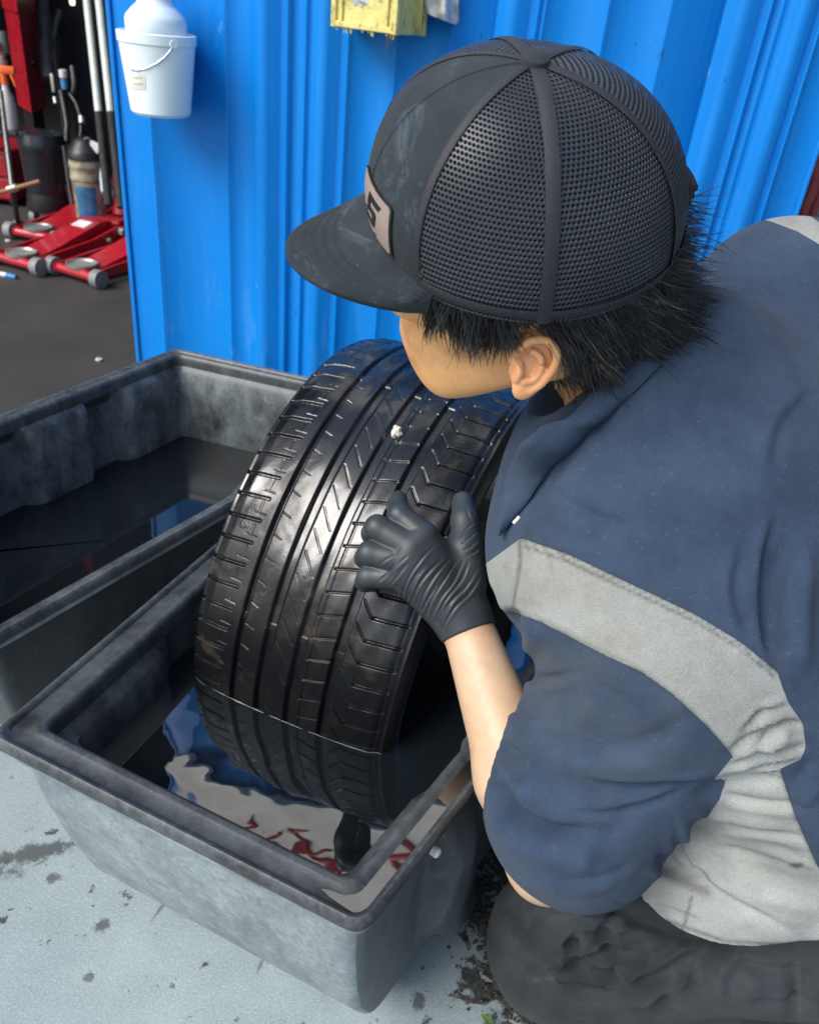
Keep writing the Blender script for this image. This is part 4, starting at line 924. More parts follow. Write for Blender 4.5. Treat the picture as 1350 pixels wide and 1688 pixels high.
def cloth_mat():
    t = NT('work_shirt'); g = t.attr('grey'); big = t.noise(7, 6, 0.65); mid = t.noise(24, 5, 0.65); f = t.noise(520, 3, 0.7); weave = t.noise(900, 2, 0.6)
    navy = t.ramp(mid, [(0.3, (0.027, 0.043, 0.074)), (0.7, (0.042, 0.066, 0.108))])
    dirt = t.math('MULTIPLY', t.ramp(big, [(0.46, 0.0), (0.66, 0.75)]), t.math('ADD', t.math('MULTIPLY', t.attr('dirt'), 0.8), 0.15))
    navy = t.mix(dirt, navy, (0.066, 0.078, 0.088))
    navy = t.mix(t.ramp(t.noise(300, 2, 0.5), [(0.66, 0.0), (0.74, 0.25)]), navy, (0.14, 0.17, 0.22))
    grey = t.ramp(mid, [(0.3, (0.24, 0.255, 0.245)), (0.7, (0.42, 0.445, 0.43))])
    grey = t.mix(t.ramp(t.math('ADD', t.math('MULTIPLY', big, 0.6), t.math('MULTIPLY', mid, 0.4)), [(0.45, 0.0), (0.63, 0.72)]), grey, (0.165, 0.16, 0.14))
    grey = t.mix(t.ramp(f, [(0.40, 0.22), (0.60, 0.0)]), grey, (0.12, 0.12, 0.11))
    grey = t.mix(t.ramp(t.noise(45, 4, 0.6, dist=1.0), [(0.62, 0.0), (0.72, 0.35)]), grey, (0.16, 0.145, 0.11))
    edge = t.ramp(g, [(0.49, 0.0), (0.51, 1.0)])
    seam = t.attr('seam')
    c = t.mix(edge, navy, grey); c = t.mix(t.math('MULTIPLY', seam, 0.62), c, (0.035, 0.038, 0.042))
    c = t.mix(t.math('MULTIPLY', t.attr('darken'), 0.8), c, (0.03, 0.03, 0.03))
    lint = t.ramp(t.voro(150, t.mapping((1, 1, 0.4), (0.5, 0.3, 0.9))), [(0.022, 0.65), (0.03, 0.0)]); c = t.mix(lint, c, (0.5, 0.5, 0.5))
    t.set(color=c, rough=0.95, spec=0.06, sheen=0.06, sheenr=0.5)
    t.bump(t.math('ADD', t.math('MULTIPLY', f, 0.7), t.math('ADD', weave, t.math('MULTIPLY', mid, 1.2))), 0.5, 0.0018); return t.m
def trouser_mat():
    t = NT('black_work_trousers'); n = t.noise(9, 5, 0.6); f = t.noise(500, 3, 0.7)
    c = t.ramp(n, [(0.3, (0.017, 0.020, 0.023)), (0.7, (0.044, 0.052, 0.058))]); c = t.mix(t.ramp(t.noise(16, 6, 0.7), [(0.55, 0), (0.75, 0.5)]), c, (0.085, 0.088, 0.09))
    c = t.mix(t.math('MULTIPLY', t.attr('seam'), 0.5), c, (0.075, 0.078, 0.08))
    t.set(color=c, rough=0.9, spec=0.08, sheen=0.05); t.bump(f, 0.5, 0.0018); return t.m
def glove_mat():
    t = NT('black_nitrile'); n = t.noise(16, 4, 0.5); f = t.noise(420, 3, 0.6)
    t.set(color=t.ramp(n, [(0.3, (0.022, 0.028, 0.033)), (0.7, (0.034, 0.043, 0.049))]), rough=t.ramp(n, [(0.3, 0.42), (0.7, 0.54)]), spec=0.45)
    t.bump(f, 0.10, 0.001); return t.m
M_SKIN, M_CLOTH, M_TROU, M_GLOVE = skin_mat(), cloth_mat(), trouser_mat(), glove_mat()
person = empty('person', G(1250, 1688), 'worker in a black mesh-back cap and navy and grey shirt kneeling over the tyre', 'person')

# head frame
HC = P(845.4, 339.8, 0.555); er = ray(845.4, 339.8); er /= np.linalg.norm(er)
ex = RW @ np.array([1, 0, 0]); ex = ex - ex.dot(er) * er; ex /= np.linalg.norm(ex); ey = np.cross(ex, er); ey = ey if ey.dot(RW @ np.array([0, 1, 0])) > 0 else -ey
HF = -math.cos(math.radians(3.1)) * ex - math.sin(math.radians(3.1)) * ey; HF = HF * math.cos(math.radians(20.6)) - er * math.sin(math.radians(20.6)); HF /= np.linalg.norm(HF)
HU = math.cos(math.radians(37.9)) * ey - math.sin(math.radians(37.9)) * er; HU = HU - HU.dot(HF) * HF; HU /= np.linalg.norm(HU)
HL = np.cross(HU, HF); HL = HL if HL.dot(er) < 0 else -HL                    # the left side of the head, towards the camera
HR = np.array([HF, HL, HU])
def hp(f, l, u): return HC + f * HF + l * HL + u * HU
def hloc(V): return (V - HC) @ HR.T

# joints (photo pixel, distance along the view axis)
J = dict(neck=P(1010, 590, .66), c7=P(1110, 620, .69), lsh=P(1090, 1010, .68), rsh=P(1288, 520, .80), chest=P(1090, 790, .72), belly=P(1330, 1000, .76), hip=P(1560, 1330, .82),
         lel=P(902, 1417, .79), lwr=P(767, 1022, .868), lkn=P(925, 1560, .975), lhip=P(1500, 1450, .84), lan=P(1480, 1700, 1.02))
J['rhip'] = J['lhip'] + np.array([0.02, 0.20, 0.02]); J['rkn'] = np.array([0.36, 0.80, 0.10]); J['ran'] = J['rhip'] + np.array([0.10, -0.02, -0.26]); J['rel'] = np.array([0.50, 0.86, 0.62]); J['rwr'] = np.array([0.44, 0.83, 0.36])
SH = J['rsh'] - J['lsh']; SH = SH / np.linalg.norm(SH)

# left hand: joints from the photo
def hpx(x, y, d): return P(560 + .237 * x, 780 + .237 * y, d)
FING = [  # MCP, PIP, DIP, TIP with radii
    ([(590, 445, .848), (415, 290, .856), (400, 225, .880), (412, 178, .904)], [.0142, .0118, .0104, .0088]),      # index, stretched up the tread
    ([(500, 520, .843), (262, 378, .849), (228, 420, .880), (280, 440, .908)], [.0148, .0125, .0112, .0095]),
    ([(450, 612, .843), (208, 555, .848), (178, 590, .878), (225, 610, .905)], [.0142, .0120, .0108, .0092]),
    ([(420, 722, .847), (200, 718, .854), (178, 755, .878), (235, 770, .900)], [.0132, .0112, .0100, .0085]),
]
THUMB = ([(890, 760, .860), (875, 520, .866), (868, 330, .880), (855, 200, .897)], [.0195, .0165, .0135, .0112])
def hand_sdf(p, grow=0.0):
    w = J['lwr']; d = None
    def add(x, k):
        nonlocal d; d = x if d is None else smin(d, x, k)
    palm_c = [hpx(620, 620, .858), hpx(560, 700, .858), hpx(540, 800, .860)]
    for c, (pts, rr) in zip([0, 0, 1, 2], FING):
        m = hpx(*pts[0]); base = w * 0.25 + palm_c[c] * 0.75
        add(cap(p, w + (m - w) * 0.12, m, .0245, rr[0] * 1.06), .013)
    for pts, rr in FING:
        q = [hpx(*x) for x in pts]; f = None
        for i in range(3):
            x = cap(p, q[i], q[i + 1], rr[i] * (1.06 if i == 0 else 1.0), rr[i + 1]); f = x if f is None else smin(f, x, .004)
        add(f, .0014)
    q = [hpx(*x) for x in THUMB[0]]; f = None
    for i in range(3):
        x = cap(p, q[i], q[i + 1], THUMB[1][i], THUMB[1][i + 1]); f = x if f is None else smin(f, x, .005)
    add(f, .011)
    add(cap(p, hpx(640, 560, .868), hpx(830, 620, .872), .013, .014), .02)     # web between thumb and index
    return d - grow
HANDC = hpx(500, 560, .865)
def forearm(p, grow=0.0):
    a, b = J['lel'], J['lwr']; n = (b - a); m = a + n * 0.32
    return smin(cap(p, a, m, .033, .0415), cap(p, m, b, .0415, .0262), .02) - grow
EARC = hp(-.003, .079, -.071)
def ear_sdf(p):
    # auricle plane: outward HL, tilted back; local axes
    n = .62 * HL - .60 * er - .12 * HF; n /= np.linalg.norm(n); up = ey + .06 * ex; up = up - up.dot(n) * n; up /= np.linalg.norm(up); fw = np.cross(up, n); fw = fw if fw.dot(HF) > 0 else -fw
    q = (p - EARC) / .77; x, y, z = dot(q, fw), dot(q, up), dot(q, n)
    def tube(pts, r):
        d = None
        pts = catmull(pts, 4)
        for a, b in zip(pts, pts[1:]):
            ab = b - a; v = np.stack([x, y, z], 1) - a; t = np.clip(v @ ab / max(ab @ ab, 1e-12), 0, 1); e = np.linalg.norm(v - t[:, None] * ab, axis=1) - r
            d = e if d is None else np.minimum(d, e)
        return d
    helix = tube([(.012, .004, -.001), (.014, .018, .006), (.006, .029, .010), (-.008, .030, .013), (-.018, .018, .014), (-.0185, .002, .012), (-.013, -.014, .009), (-.006, -.023, .006)], .0038)
    anti = tube([(.001, .016, .006), (-.007, .010, .009), (-.009, -.002, .008), (-.005, -.012, .007), (.003, -.014, .006)], .0032)
    lobe = np.sqrt(((x - .001) / .0105) ** 2 + ((y + .025) / .0105) ** 2 + ((z - .003) / .0050) ** 2); lobe = (lobe - 1) * .0050
    tragus = tube([(.011, .003, .002), (.0095, -.006, .006), (.010, -.013, .004)], .0036)
    bowl = np.sqrt((x / .019) ** 2 + ((y - .004) / .029) ** 2) ; base = np.maximum((bowl - 1) * .018, np.abs(z - (.001 - .30 * x * 0.5)) - .0026)
    d = smin(base, helix, .004); d = smin(d, anti, .003); d = smin(d, lobe, .005); return smin(d, tragus, .003)
HC_hp = hp
def head_sdf(p):
    I = HR
    d = ell(p, HC_hp(-.010, 0, .002), I, (.094, .077, .080))                       # skull
    if not near(p, HC, .26): return np.maximum(np.linalg.norm(p - HC, axis=1) - .15, .03)
    hp = lambda f, l, u: HC + (f - .016) * HF + l * HL + (u * 1.21) * HU
    d = smin(d, ell(p, hp(.022, 0, -.050), I, (.058, .060, .078)), .03)            # face block
    d = smin(d, ell(p, hp(.044, 0, -.100), I, (.034, .036, .030)), .03)            # chin
    for s in (-1, 1):
        d = smin(d, cap(p, hp(-.012, s * .056, -.072), hp(.046, s * .022, -.113), .019, .016), .024)   # jaw line
        d = smin(d, ell(p, hp(.050, s * .040, -.052), I, (.022, .022, .019)), .02)                      # cheekbone
        d = smax(d, -ell(p, hp(.0885, s * .031, -.030), I, (.016, .018, .011)), .012)                   # eye socket
        d = smin(d, ell(p, hp(.0665, s * .031, -.031), I, (.012, .0125, .0115)), .004)                  # eyeball under the lid
        d = smin(d, cap(p, hp(.073, s * .014, -.012), hp(.062, s * .050, -.014), .007, .006), .012)      # brow
        d = smin(d, ell(p, hp(.082, s * .011, -.063), I, (.009, .008, .007)), .006)                      # nostril wing
    d = smin(d, cap(p, hp(.079, 0, -.026), hp(.092, 0, -.059), .0075, .0105), .010)                      # nose
    d = smin(d, cap(p, hp(.0765, -.016, -.084), hp(.0765, .016, -.084), .0062, .0062), .008)               # lips
    d = smin(d, cap(p, hp(.074, -.014, -.094), hp(.074, .014, -.094), .0070, .0070), .007)
    d = smax(d, -cap(p, hp(.0875, -.020, -.0888), hp(.0875, .020, -.0888), .0065, .0065), .003)
    return d
def neck_sdf(p):
    return smin(cap(p, hp(-.022, 0, -.055), J['c7'] + (J['chest'] - J['c7']) * .25, .052, .052), cap(p, hp(-.055, 0, -.040), J['c7'], .045, .048), .03)
def rhand(p):
    w = J['rwr']; d = cap(p, w, w + np.array([-.035, -.01, -.06]), .024, .034)
    d = smin(d, cap(p, w + np.array([-.01, -.03, -.05]), w + np.array([-.06, -.02, -.08]), .026, .022), .02)
    for i, (l, r) in enumerate([(.070, .0105), (.080, .0110), (.075, .0105), (.060, .0092)]):
        a = w + np.array([-.050 + .004 * i, -.040 + .020 * i, -.085]); b = a + np.array([-.45, 0, -.9]) * l * .5; c = b + np.array([-.75, .05, -.66]) * l * .5
        d = smin(d, np.minimum(cap(p, a, b, r * 1.1, r), cap(p, b, c, r, r * .85)), .006)
    a = w + np.array([-.02, -.045, -.03]); b = a + np.array([-.03, -.03, -.03]); c = b + np.array([-.03, 0, -.02])
    return smin(d, np.minimum(cap(p, a, b, .015, .012), cap(p, b, c, .012, .010)), .012)
def body_sdf(p):
    d = np.full(len(p), 1.0)
    if near(p, HC, .30):
        d = head_sdf(p)
        if near(p, EARC, .07): d = smin(d, ear_sdf(p), .004)
    if near_seg(p, HC, J['c7'], .14): d = smin(d, neck_sdf(p), .022)
    if near_seg(p, J['lsh'], J['rsh'], .2) or near_seg(p, J['chest'], J['hip'], .25):
        t = ecap(p, J['chest'], J['hip'], SH, (.125, .095), (.125, .10)); t = smin(t, cap(p, J['lsh'], J['rsh'], .048, .048), .05); d = smin(d, t, .05)
    if near_seg(p, J['lsh'], J['lel'], .13): d = smin(d, cap(p, J['lsh'], J['lel'], .052, .040), .03)
    if near_seg(p, J['lwr'], J['lel'], .13): d = smin(d, forearm(p), .02)
    if near(p, HANDC, .2): d = smin(d, hand_sdf(p, -0.0012), .012)
    if near_seg(p, J['rsh'], J['rel'], .12): d = smin(d, cap(p, J['rsh'], J['rel'], .050, .040), .03)
    if near_seg(p, J['rwr'], J['rel'], .12): d = smin(d, cap(p, J['rel'], J['rwr'], .040, .026), .02)
    if near(p, J['rwr'] + np.array([-.06, 0, -.08]), .2): d = smin(d, rhand(p), .015)
    for hh, k, an in (('lhip', 'lkn', 'lan'), ('rhip', 'rkn', 'ran')):
        if near_seg(p, J[hh], J[k], .2): d = smin(d, cap(p, J[hh], J[k], .075, .040), .03)
        if near_seg(p, J[an], J[k], .2): d = smin(d, cap(p, J[k], J[an], .036, .032), .03)
        if near(p, J[an], .3): d = smin(d, cap(p, J[an], J[an] + np.array([.11, .0, -.03]), .036, .026), .02)
    if near_seg(p, J['lhip'], J['rhip'], .2): d = smin(d, cap(p, J['lhip'], J['rhip'], .095, .095), .04)
    return d
V, F = nets(body_sdf, (-.12, .30, -.06), (.98, 1.12, 1.16), 0.0036)
V = relax(V, F, 1, .4)
def refine(V, F, f, mask):
    """split the masked quads in four (their neighbours fan out to stay closed) and pull the new points onto f = 0"""
    me = bpy.data.meshes.new('t'); me.from_pydata(V.tolist(), [], F.tolist()); bm = bmesh.new(); bm.from_mesh(me); bm.faces.ensure_lookup_table(); bm.verts.ensure_lookup_table()
    fs = [bm.faces[i] for i in np.nonzero(mask[F].all(1))[0]]
    es = list({e for q in fs for e in q.edges}); bmesh.ops.subdivide_edges(bm, edges=es, cuts=2, use_grid_fill=True)
    bm.verts.index_update(); P_ = np.array([v.co[:] for v in bm.verts]); keep = np.zeros(len(P_), bool); 
    for q in bm.faces:
        pass
    near_ = np.linalg.norm(P_ - EARC, axis=1) < .05
    X = P_[near_]
    for _ in range(3):
        e = 4e-4; f0 = f(X); g = np.stack([f(X + np.eye(3)[k] * e) - f0 for k in range(3)], 1) / e
        X = X - np.clip(f0 / np.maximum((g * g).sum(1), .05), -.003, .003)[:, None] * g
    P_[near_] = X
    for v, c in zip(bm.verts, P_): v.co = c
    out = bpy.data.meshes.new('body'); bm.to_mesh(out); bm.free(); bpy.data.meshes.remove(me); return out
bmesh_body = refine(V, F, body_sdf, np.linalg.norm(V - EARC, axis=1) < .046)
V = np.empty(len(bmesh_body.vertices) * 3); bmesh_body.vertices.foreach_get('co', V); V = V.reshape(-1, 3); L = hloc(V)
pink = np.exp(-((V - EARC) ** 2).sum(1) / .030 ** 2) * .45 + np.exp(-((L - np.array([.075, .045, -.055])) ** 2).sum(1) / .03 ** 2) * .3
scalp = np.clip((L[:, 2] + .034 + 2.2 * np.clip(-L[:, 0] - .024, 0, .06)) * 90, 0, 1) * (L[:, 0] < .058) * (np.linalg.norm(L, axis=1) < .16)
ear_d = ear_sdf(V); scalp = scalp * np.clip(ear_d / .004, 0, 1)
pale = np.clip((.30 - np.linalg.norm(V - J['lwr'], axis=1)) * 20 + 1, 0, 1) * (np.linalg.norm(V - HC, axis=1) > .2)
V_BODY, SCALP = V.copy(), scalp.copy()
for an_, av_ in (('pink', pink), ('scalp', scalp), ('pale', pale)): bmesh_body.attributes.new(an_, 'FLOAT', 'POINT').data.foreach_set('value', np.asarray(av_, np.float32))
body = link_mesh('body', bmesh_body, M_SKIN, person)
# left glove
def glove_sdf(p):
    d = hand_sdf(p, 0.0006); c = smin(d, np.maximum(forearm(p, .0016), plane(p, J['lwr'] + (J['lel'] - J['lwr']) * .055, J['lel'] - J['lwr'])), .012); return c
lo, hi = HANDC - .14, HANDC + .14
V, F = nets(glove_sdf, lo, hi, 0.0013)
V = relax(V, F, 1, .4)
def hz(pts): return [(560 + .237 * x, 780 + .237 * y) for x, y in pts]
gl = []
for pts in ([(660, 500), (560, 610), (480, 730), (430, 860), (400, 950)], [(600, 640), (530, 740), (470, 880), (440, 960)], [(720, 590), (620, 690), (540, 800), (470, 960)], [(770, 590), (660, 720), (580, 860), (540, 1000)],
            [(820, 600), (730, 740), (640, 880), (590, 1020)], [(860, 610), (790, 760), (700, 880), (630, 1020)], [(900, 610), (850, 740), (740, 880), (650, 1060)], [(560, 660), (500, 760), (460, 850)],
            [(960, 660), (880, 790), (780, 900), (690, 1060)], [(980, 720), (900, 840), (790, 950), (700, 1110)], [(840, 820), (740, 930), (670, 1060)], [(690, 760), (600, 900), (560, 980)],
            [(440, 510), (370, 570), (270, 640)], [(480, 570), (400, 640), (300, 740)], [(470, 630), (400, 720), (350, 780)], [(410, 600), (330, 700), (270, 760)],
            [(940, 340), (870, 400), (840, 450)], [(950, 410), (880, 470), (840, 490)], [(960, 470), (900, 520), (860, 530)], [(970, 530), (920, 560), (880, 570)], [(880, 230), (900, 300), (930, 330)]):
    gl.append((hz(pts), 1.7, -1.25)); gl.append(([(x + 2.8, y + 1.9) for x, y in hz(pts)], 2.3, 0.75))
V = sculpt(V, F, gl)
np_mesh('glove', V, F, M_GLOVE, person)

# ---- shirt
def fr(a, b, t): return a + (b - a) * t
TA = (J['hip'] - J['chest']) / np.linalg.norm(J['hip'] - J['chest'])
SLA, SLB = P(1105, 1075, .69), P(950, 1330, .762)
def shirt_sdf(p, parts=False):
    t = ecap(p, J['chest'], fr(J['chest'], J['hip'], .55), SH, (.170, .135), (.175, .150))
    t = smin(t, ecap(p, fr(J['chest'], J['hip'], .5), J['hip'], SH, (.175, .150), (.180, .155)), .05)
    t = smin(t, cap(p, J['lsh'], J['rsh'], .078, .072), .07)
    t = smin(t, cap(p, P(935, 930, .72), P(1010, 960, .69), .062, .07), .04)
    t = smin(t, cap(p, P(1210, 1410, .83), P(1330, 1380, .84), .105, .12), .05)
    s = cap(p, SLA, SLB, .092, .0885)
    hem = plane(p, SLB, SLB - SLA)
    s = smax(s, -(plane(p, P(884, 1474, .78), np.array(SLA - SLB))) , .01)
    inner = forearm(p, .022)
    s = smax(s, -inner, .006)
    if parts: return t, s
    kk = np.clip(dot(p - SLA, (SLB - SLA) / np.linalg.norm(SLB - SLA)) / .10, 0, 1); d = smin(t, s, .055 - .045 * kk)
    r = cap(p, J['rsh'], J['rel'], .085, .08); d = smin(d, r, .05)
    # neck opening and lower hem
    neck = smin(cap(p, J['c7'] - .03 * TA, hp(-.03, 0, -.06), .046, .058), cap(p, J['c7'], hp(.02, 0, -.12), .05, .05), .02)
    d = smin(d, cap(p, P(1120, 605, .675), P(1075, 660, .665), .062, .060), .04)
    d = smax(d, -neck, .006)
    d = smax(d, plane(p, P(1250, 1560, .74), np.array(J['hip'] - J['belly']) + np.array([0, 0, -.25])), .006)
    return d
V, F = nets(shirt_sdf, (-.02, .25, .22), (.95, 1.15, 1.12), 0.0032)
V = relax(V, F, 2, .4)
BAND = [(859, 887), (938, 915), (1048, 967), (1147, 1014), (1221, 1059), (1281, 1108), (1290, 1135), (1300, 1160), (1323, 1193), (1328, 1232), (1320, 1252), (1281, 1270), (1177, 1286), (1209, 1247), (1162, 1193), (1107, 1143), (1058, 1108), (993, 1078), (938, 1049), (889, 1024), (844, 1008), (819, 1009), (775, 1040), (760, 960), (800, 930)]
SIDE = [(1050, 1290), (1177, 1284), (1286, 1272), (1311, 1347), (1346, 1426), (1420, 1560), (1380, 1640), (1100, 1640), (1006, 1560), (990, 1491), (1000, 1400), (1030, 1340)]
RTOP = [(1180, 330), (1250, 330), (1320, 345), (1400, 400), (1400, 450), (1350, 402), (1315, 381), (1270, 364), (1225, 354), (1195, 352)]
folds = [([(838, 1000), (845, 1035), (832, 1075)], 13, -10), ([(862, 1010), (880, 1050), (850, 1090)], 14, 5), ([(1180, 1290), (1060, 1310), (960, 1310), (880, 1280)], 26, -6), ([(1130, 1270), (1000, 1260), (900, 1230), (840, 1200)], 26, 6), ([(792, 1262), (822, 1290), (850, 1340), (910, 1372), (985, 1375)], 11, -17), ([(805, 1320), (850, 1385), (940, 1412), (1010, 1400)], 22, 9), ([(820, 1262), (850, 1285), (885, 1330)], 14, 8), ([(800, 1230), (830, 1228), (870, 1262)], 9, -9), ([(1150, 1180), (1060, 1230), (950, 1235), (860, 1200)], 16, -4), ([(1040, 1420), (1000, 1440), (930, 1450)], 10, -4), ([(870, 1440), (930, 1462), (1000, 1460)], 10, 3),
         ([(820, 1230), (845, 1255), (860, 1290)], 12, -8), ([(1000, 1150), (940, 1190), (860, 1190)], 30, 5), ([(980, 1430), (1000, 1380), (1060, 1330)], 18, -3), ([(1290, 880), (1275, 1000), (1283, 1090)], 22, -7), ([(1330, 900), (1315, 1020), (1310, 1120)], 22, 5),
         ([(1180, 1440), (1130, 1440), (1080, 1420)], 10, -6), ([(1160, 1465), (1110, 1450), (1060, 1425)], 12, 4), ([(1290, 1530), (1200, 1490), (1110, 1440), (1090, 1390)], 12, -5), ([(1340, 1500), (1230, 1470), (1150, 1420), (1110, 1350)], 14, 5), ([(1340, 1460), (1240, 1430), (1190, 1380)], 14, -3), ([(1300, 1370), (1200, 1350), (1130, 1340)], 14, 4), ([(1310, 1410), (1220, 1395)], 14, -3),
         ([(1290, 1285), (1220, 1290), (1140, 1318)], 9, -7), ([(1240, 1240), (1290, 1190), (1320, 1195)], 6, -5), ([(1225, 1260), (1300, 1235), (1326, 1235)], 6, -5), ([(1268, 1150), (1230, 1210), (1200, 1255)], 8, -3), ([(1300, 1205), (1250, 1240)], 7, 4), ([(855, 890), (857, 930), (845, 1000)], 3.5, -2.2), ([(795, 965), (812, 985), (806, 1010)], 7, -5),
         ([(1040, 660), (960, 720), (890, 800), (850, 860)], 16, -9), ([(1350, 560), (1230, 620), (1120, 700), (1060, 800)], 60, -5), ([(1350, 760), (1240, 800), (1130, 860)], 60, 4), ([(1340, 1250), (1310, 1290)], 10, -4), ([(1350, 1290), (1320, 1330)], 12, 4), ([(930, 1460), (1000, 1440), (1060, 1380)], 30, 3)]
def crease(pts, amp=5.0, w=6.0, off=(0, -11)):
    return [(pts, w, -amp), ([(x + off[0], y + off[1]) for x, y in pts], w * 1.6, amp * .7)]
for pts, amp, w, off in (([(1195, 1288), (1120, 1300), (1040, 1302), (960, 1290)], 5, 6, (0, -13)), ([(1150, 1300), (1080, 1330), (1000, 1345), (930, 1340)], 4, 6, (0, -12)), ([(825, 1085), (850, 1110), (900, 1120), (950, 1112)], 5, 7, (0, 13)), ([(812, 1150), (850, 1172), (900, 1178)], 3.5, 7, (0, 12)),
        ([(1283, 1105), (1262, 1020), (1262, 930), (1280, 850)], 5, 8, (-14, 0)), ([(1310, 1090), (1300, 1000), (1318, 900)], 4, 8, (13, 0)), ([(1240, 1060), (1215, 980), (1225, 900)], 3, 9, (-13, 0)), ([(905, 800), (960, 840), (1040, 870)], 3, 9, (0, -14)), ([(880, 850), (940, 885), (1000, 900)], 2.5, 8, (0, 12)),
        ([(1345, 1330), (1250, 1322), (1180, 1310)], 4, 6, (0, 11)), ([(1345, 1385), (1240, 1368), (1150, 1362)], 3.5, 6, (0, 11)), ([(1346, 1440), (1250, 1418), (1170, 1398)], 4, 7, (0, -12)), ([(1110, 1350), (1130, 1420), (1190, 1480), (1290, 1530)], 5, 7, (12, -8)), ([(1040, 1490), (1100, 1500), (1160, 1525)], 3, 6, (0, -9)),
        ([(1325, 1225), (1260, 1238), (1205, 1262)], 5, 4.5, (0, -8)), ([(1322, 1190), (1262, 1200), (1205, 1240)], 5, 4.5, (0, -8)), ([(1300, 1160), (1250, 1180), (1222, 1216)], 4, 4.5, (0, -8)), ([(1326, 1250), (1262, 1262), (1190, 1284)], 6, 5, (0, -9)),
        ([(1340, 420), (1280, 440), (1220, 500)], 3, 12, (0, 16)), ([(1345, 640), (1290, 700), (1270, 780)], 3.5, 12, (-16, 0))):
    folds += crease(pts, amp, w, off)
edge_strokes = []
for pts in (BAND[:6], BAND[13:22]): edge_strokes.append((pts, 4.0, -1.1)); edge_strokes.append(([(x, y + (9 if pts is BAND[:6] or pts == BAND[:6] else -9)) for x, y in pts], 5.0, 0.9))
edge_strokes.append(([(1286, 1272), (1311, 1347), (1346, 1426)], 3.5, -1.0)); edge_strokes.append(([(998, 1478), (1048, 1502), (1122, 1527), (1197, 1553), (1346, 1560)], 3.0, -1.2)); edge_strokes.append(([(935, 1488), (1000, 1478), (1040, 1436)], 3, -0.8))
V = sculpt(V, F, folds); N = vnormals(V, F)
nz = np.array([mnoise.noise(Vector(v) * 7.0) for v in V[::1]]); nz2 = np.array([mnoise.noise(Vector(v * np.array([22, 22, 13]))) for v in V])
V = V + N * (nz * .0035 + nz2 * .0009)[:, None]
V = sculpt(V, F, edge_strokes)
px = to_px(V); ts_, ss_ = shirt_sdf(V, True)
grey = np.maximum(np.maximum(inside(px, BAND), np.minimum(inside(px, SIDE), (ss_ - ts_) * 1500)), inside(px, RTOP)) / 60 + .5
seam = np.zeros(len(V))
for pts in (BAND[:6], [(x, y + 11) for x, y in BAND[:6]], BAND[13:22], [(857, 890), (857, 930), (845, 1004)], [(1286, 1272), (1311, 1347), (1346, 1426)], [(998, 1478), (1048, 1502), (1122, 1527), (1197, 1553), (1346, 1560)], [(1140, 1480), (1125, 1537)]):
    seam = np.maximum(seam, np.exp(-(seg2(px, pts)[0] / 2.6) ** 2))
dirt = np.clip(inside(px, [(840, 1040), (1000, 1090), (1130, 1180), (1100, 1290), (1000, 1300), (870, 1200)]) / 60 + .6, 0, 1)
darken = np.clip(inside(px, [(1300, 1425), (1320, 1420), (1328, 1428), (1315, 1434), (1300, 1431)]) / 3, 0, 1) + .5 * np.exp(-(seg2(px, [(1285, 960), (1283, 1100)])[0] / 10) ** 2) + .6 * np.exp(-(seg2(px, [(1065, 1425), (1110, 1450), (1165, 1470)])[0] / 9) ** 2)  # darkens a small spot and two lines along the folds
V_SHIRT, F_SHIRT = V, F
shirt = np_mesh('shirt', V, F, M_CLOTH, person, attrs=dict(grey=grey, seam=seam, dirt=dirt, darken=darken))
# collar: folded strip standing round the neck, its left point lying open
def collar():
    from mathutils.bvhtree import BVHTree
    bv = BVHTree.FromPolygons([tuple(v) for v in V_SHIRT], [tuple(f) for f in F_SHIRT])
    def on(x, y, up):
        r = ray(x, y); h = bv.ray_cast(Vector(CAMO), Vector(r).normalized()); d = h[3] / np.linalg.norm(r) if h[0] is not None else .64
        return P(x, y, min(d, .66) - up)
    A = [(1090, 600), (1042, 648), (995, 692), (962, 722), (915, 768), (885, 803), (852, 848), (826, 882)]
    Bq = [(1050, 585), (990, 632), (938, 688), (893, 706), (861, 737), (836, 778), (824, 830), (820, 880)]
    a = catmull([on(x, y, .004) for x, y in A], 6); b = catmull([on(x, y, .004) if y > 760 else P(x, y, .606) for x, y in Bq], 6); nn, m = len(a), 9; V = []
    for layer in (0, 1):
        for i in range(nn):
            d = np.cross(b[i] - a[i], a[min(i + 1, nn - 1)] - a[max(i - 1, 0)]); d /= np.linalg.norm(d); d = d if d.dot(CAMO - a[i]) > 0 else -d
            for j in range(m):
                t = j / (m - 1); V.append(a[i] * (1 - t) + b[i] * t + d * (.005 * math.sin(math.pi * t) - .003 * layer + .0012 * math.sin(i * .7)))
    F = []; n = nn * m
    for i in range(nn - 1):
        for j in range(m - 1):
            k = i * m + j; F.append((k, k + 1, k + m + 1, k + m)); F.append((n + k, n + k + m, n + k + m + 1, n + k + 1))
    ed = list(range(m)) + [i * m + m - 1 for i in range(1, nn)] + [(nn - 1) * m + j for j in range(m - 2, -1, -1)] + [i * m for i in range(nn - 2, 0, -1)]
    for x, y in zip(ed, ed[1:] + ed[:1]): F.append((x, n + x, n + y, y))
    z = np.zeros(len(V)); np_mesh('collar', V, F, M_CLOTH, shirt, attrs=dict(grey=z, seam=z, dirt=z, darken=z))
    mb = MB(); c = Vector(P(851, 857, .622)); mb.box(c, (.0022, .002, .0075), Matrix.Rotation(.5, 3, 'Y'), .0005); mb.build('label', M_DECAL, shirt)
collar()
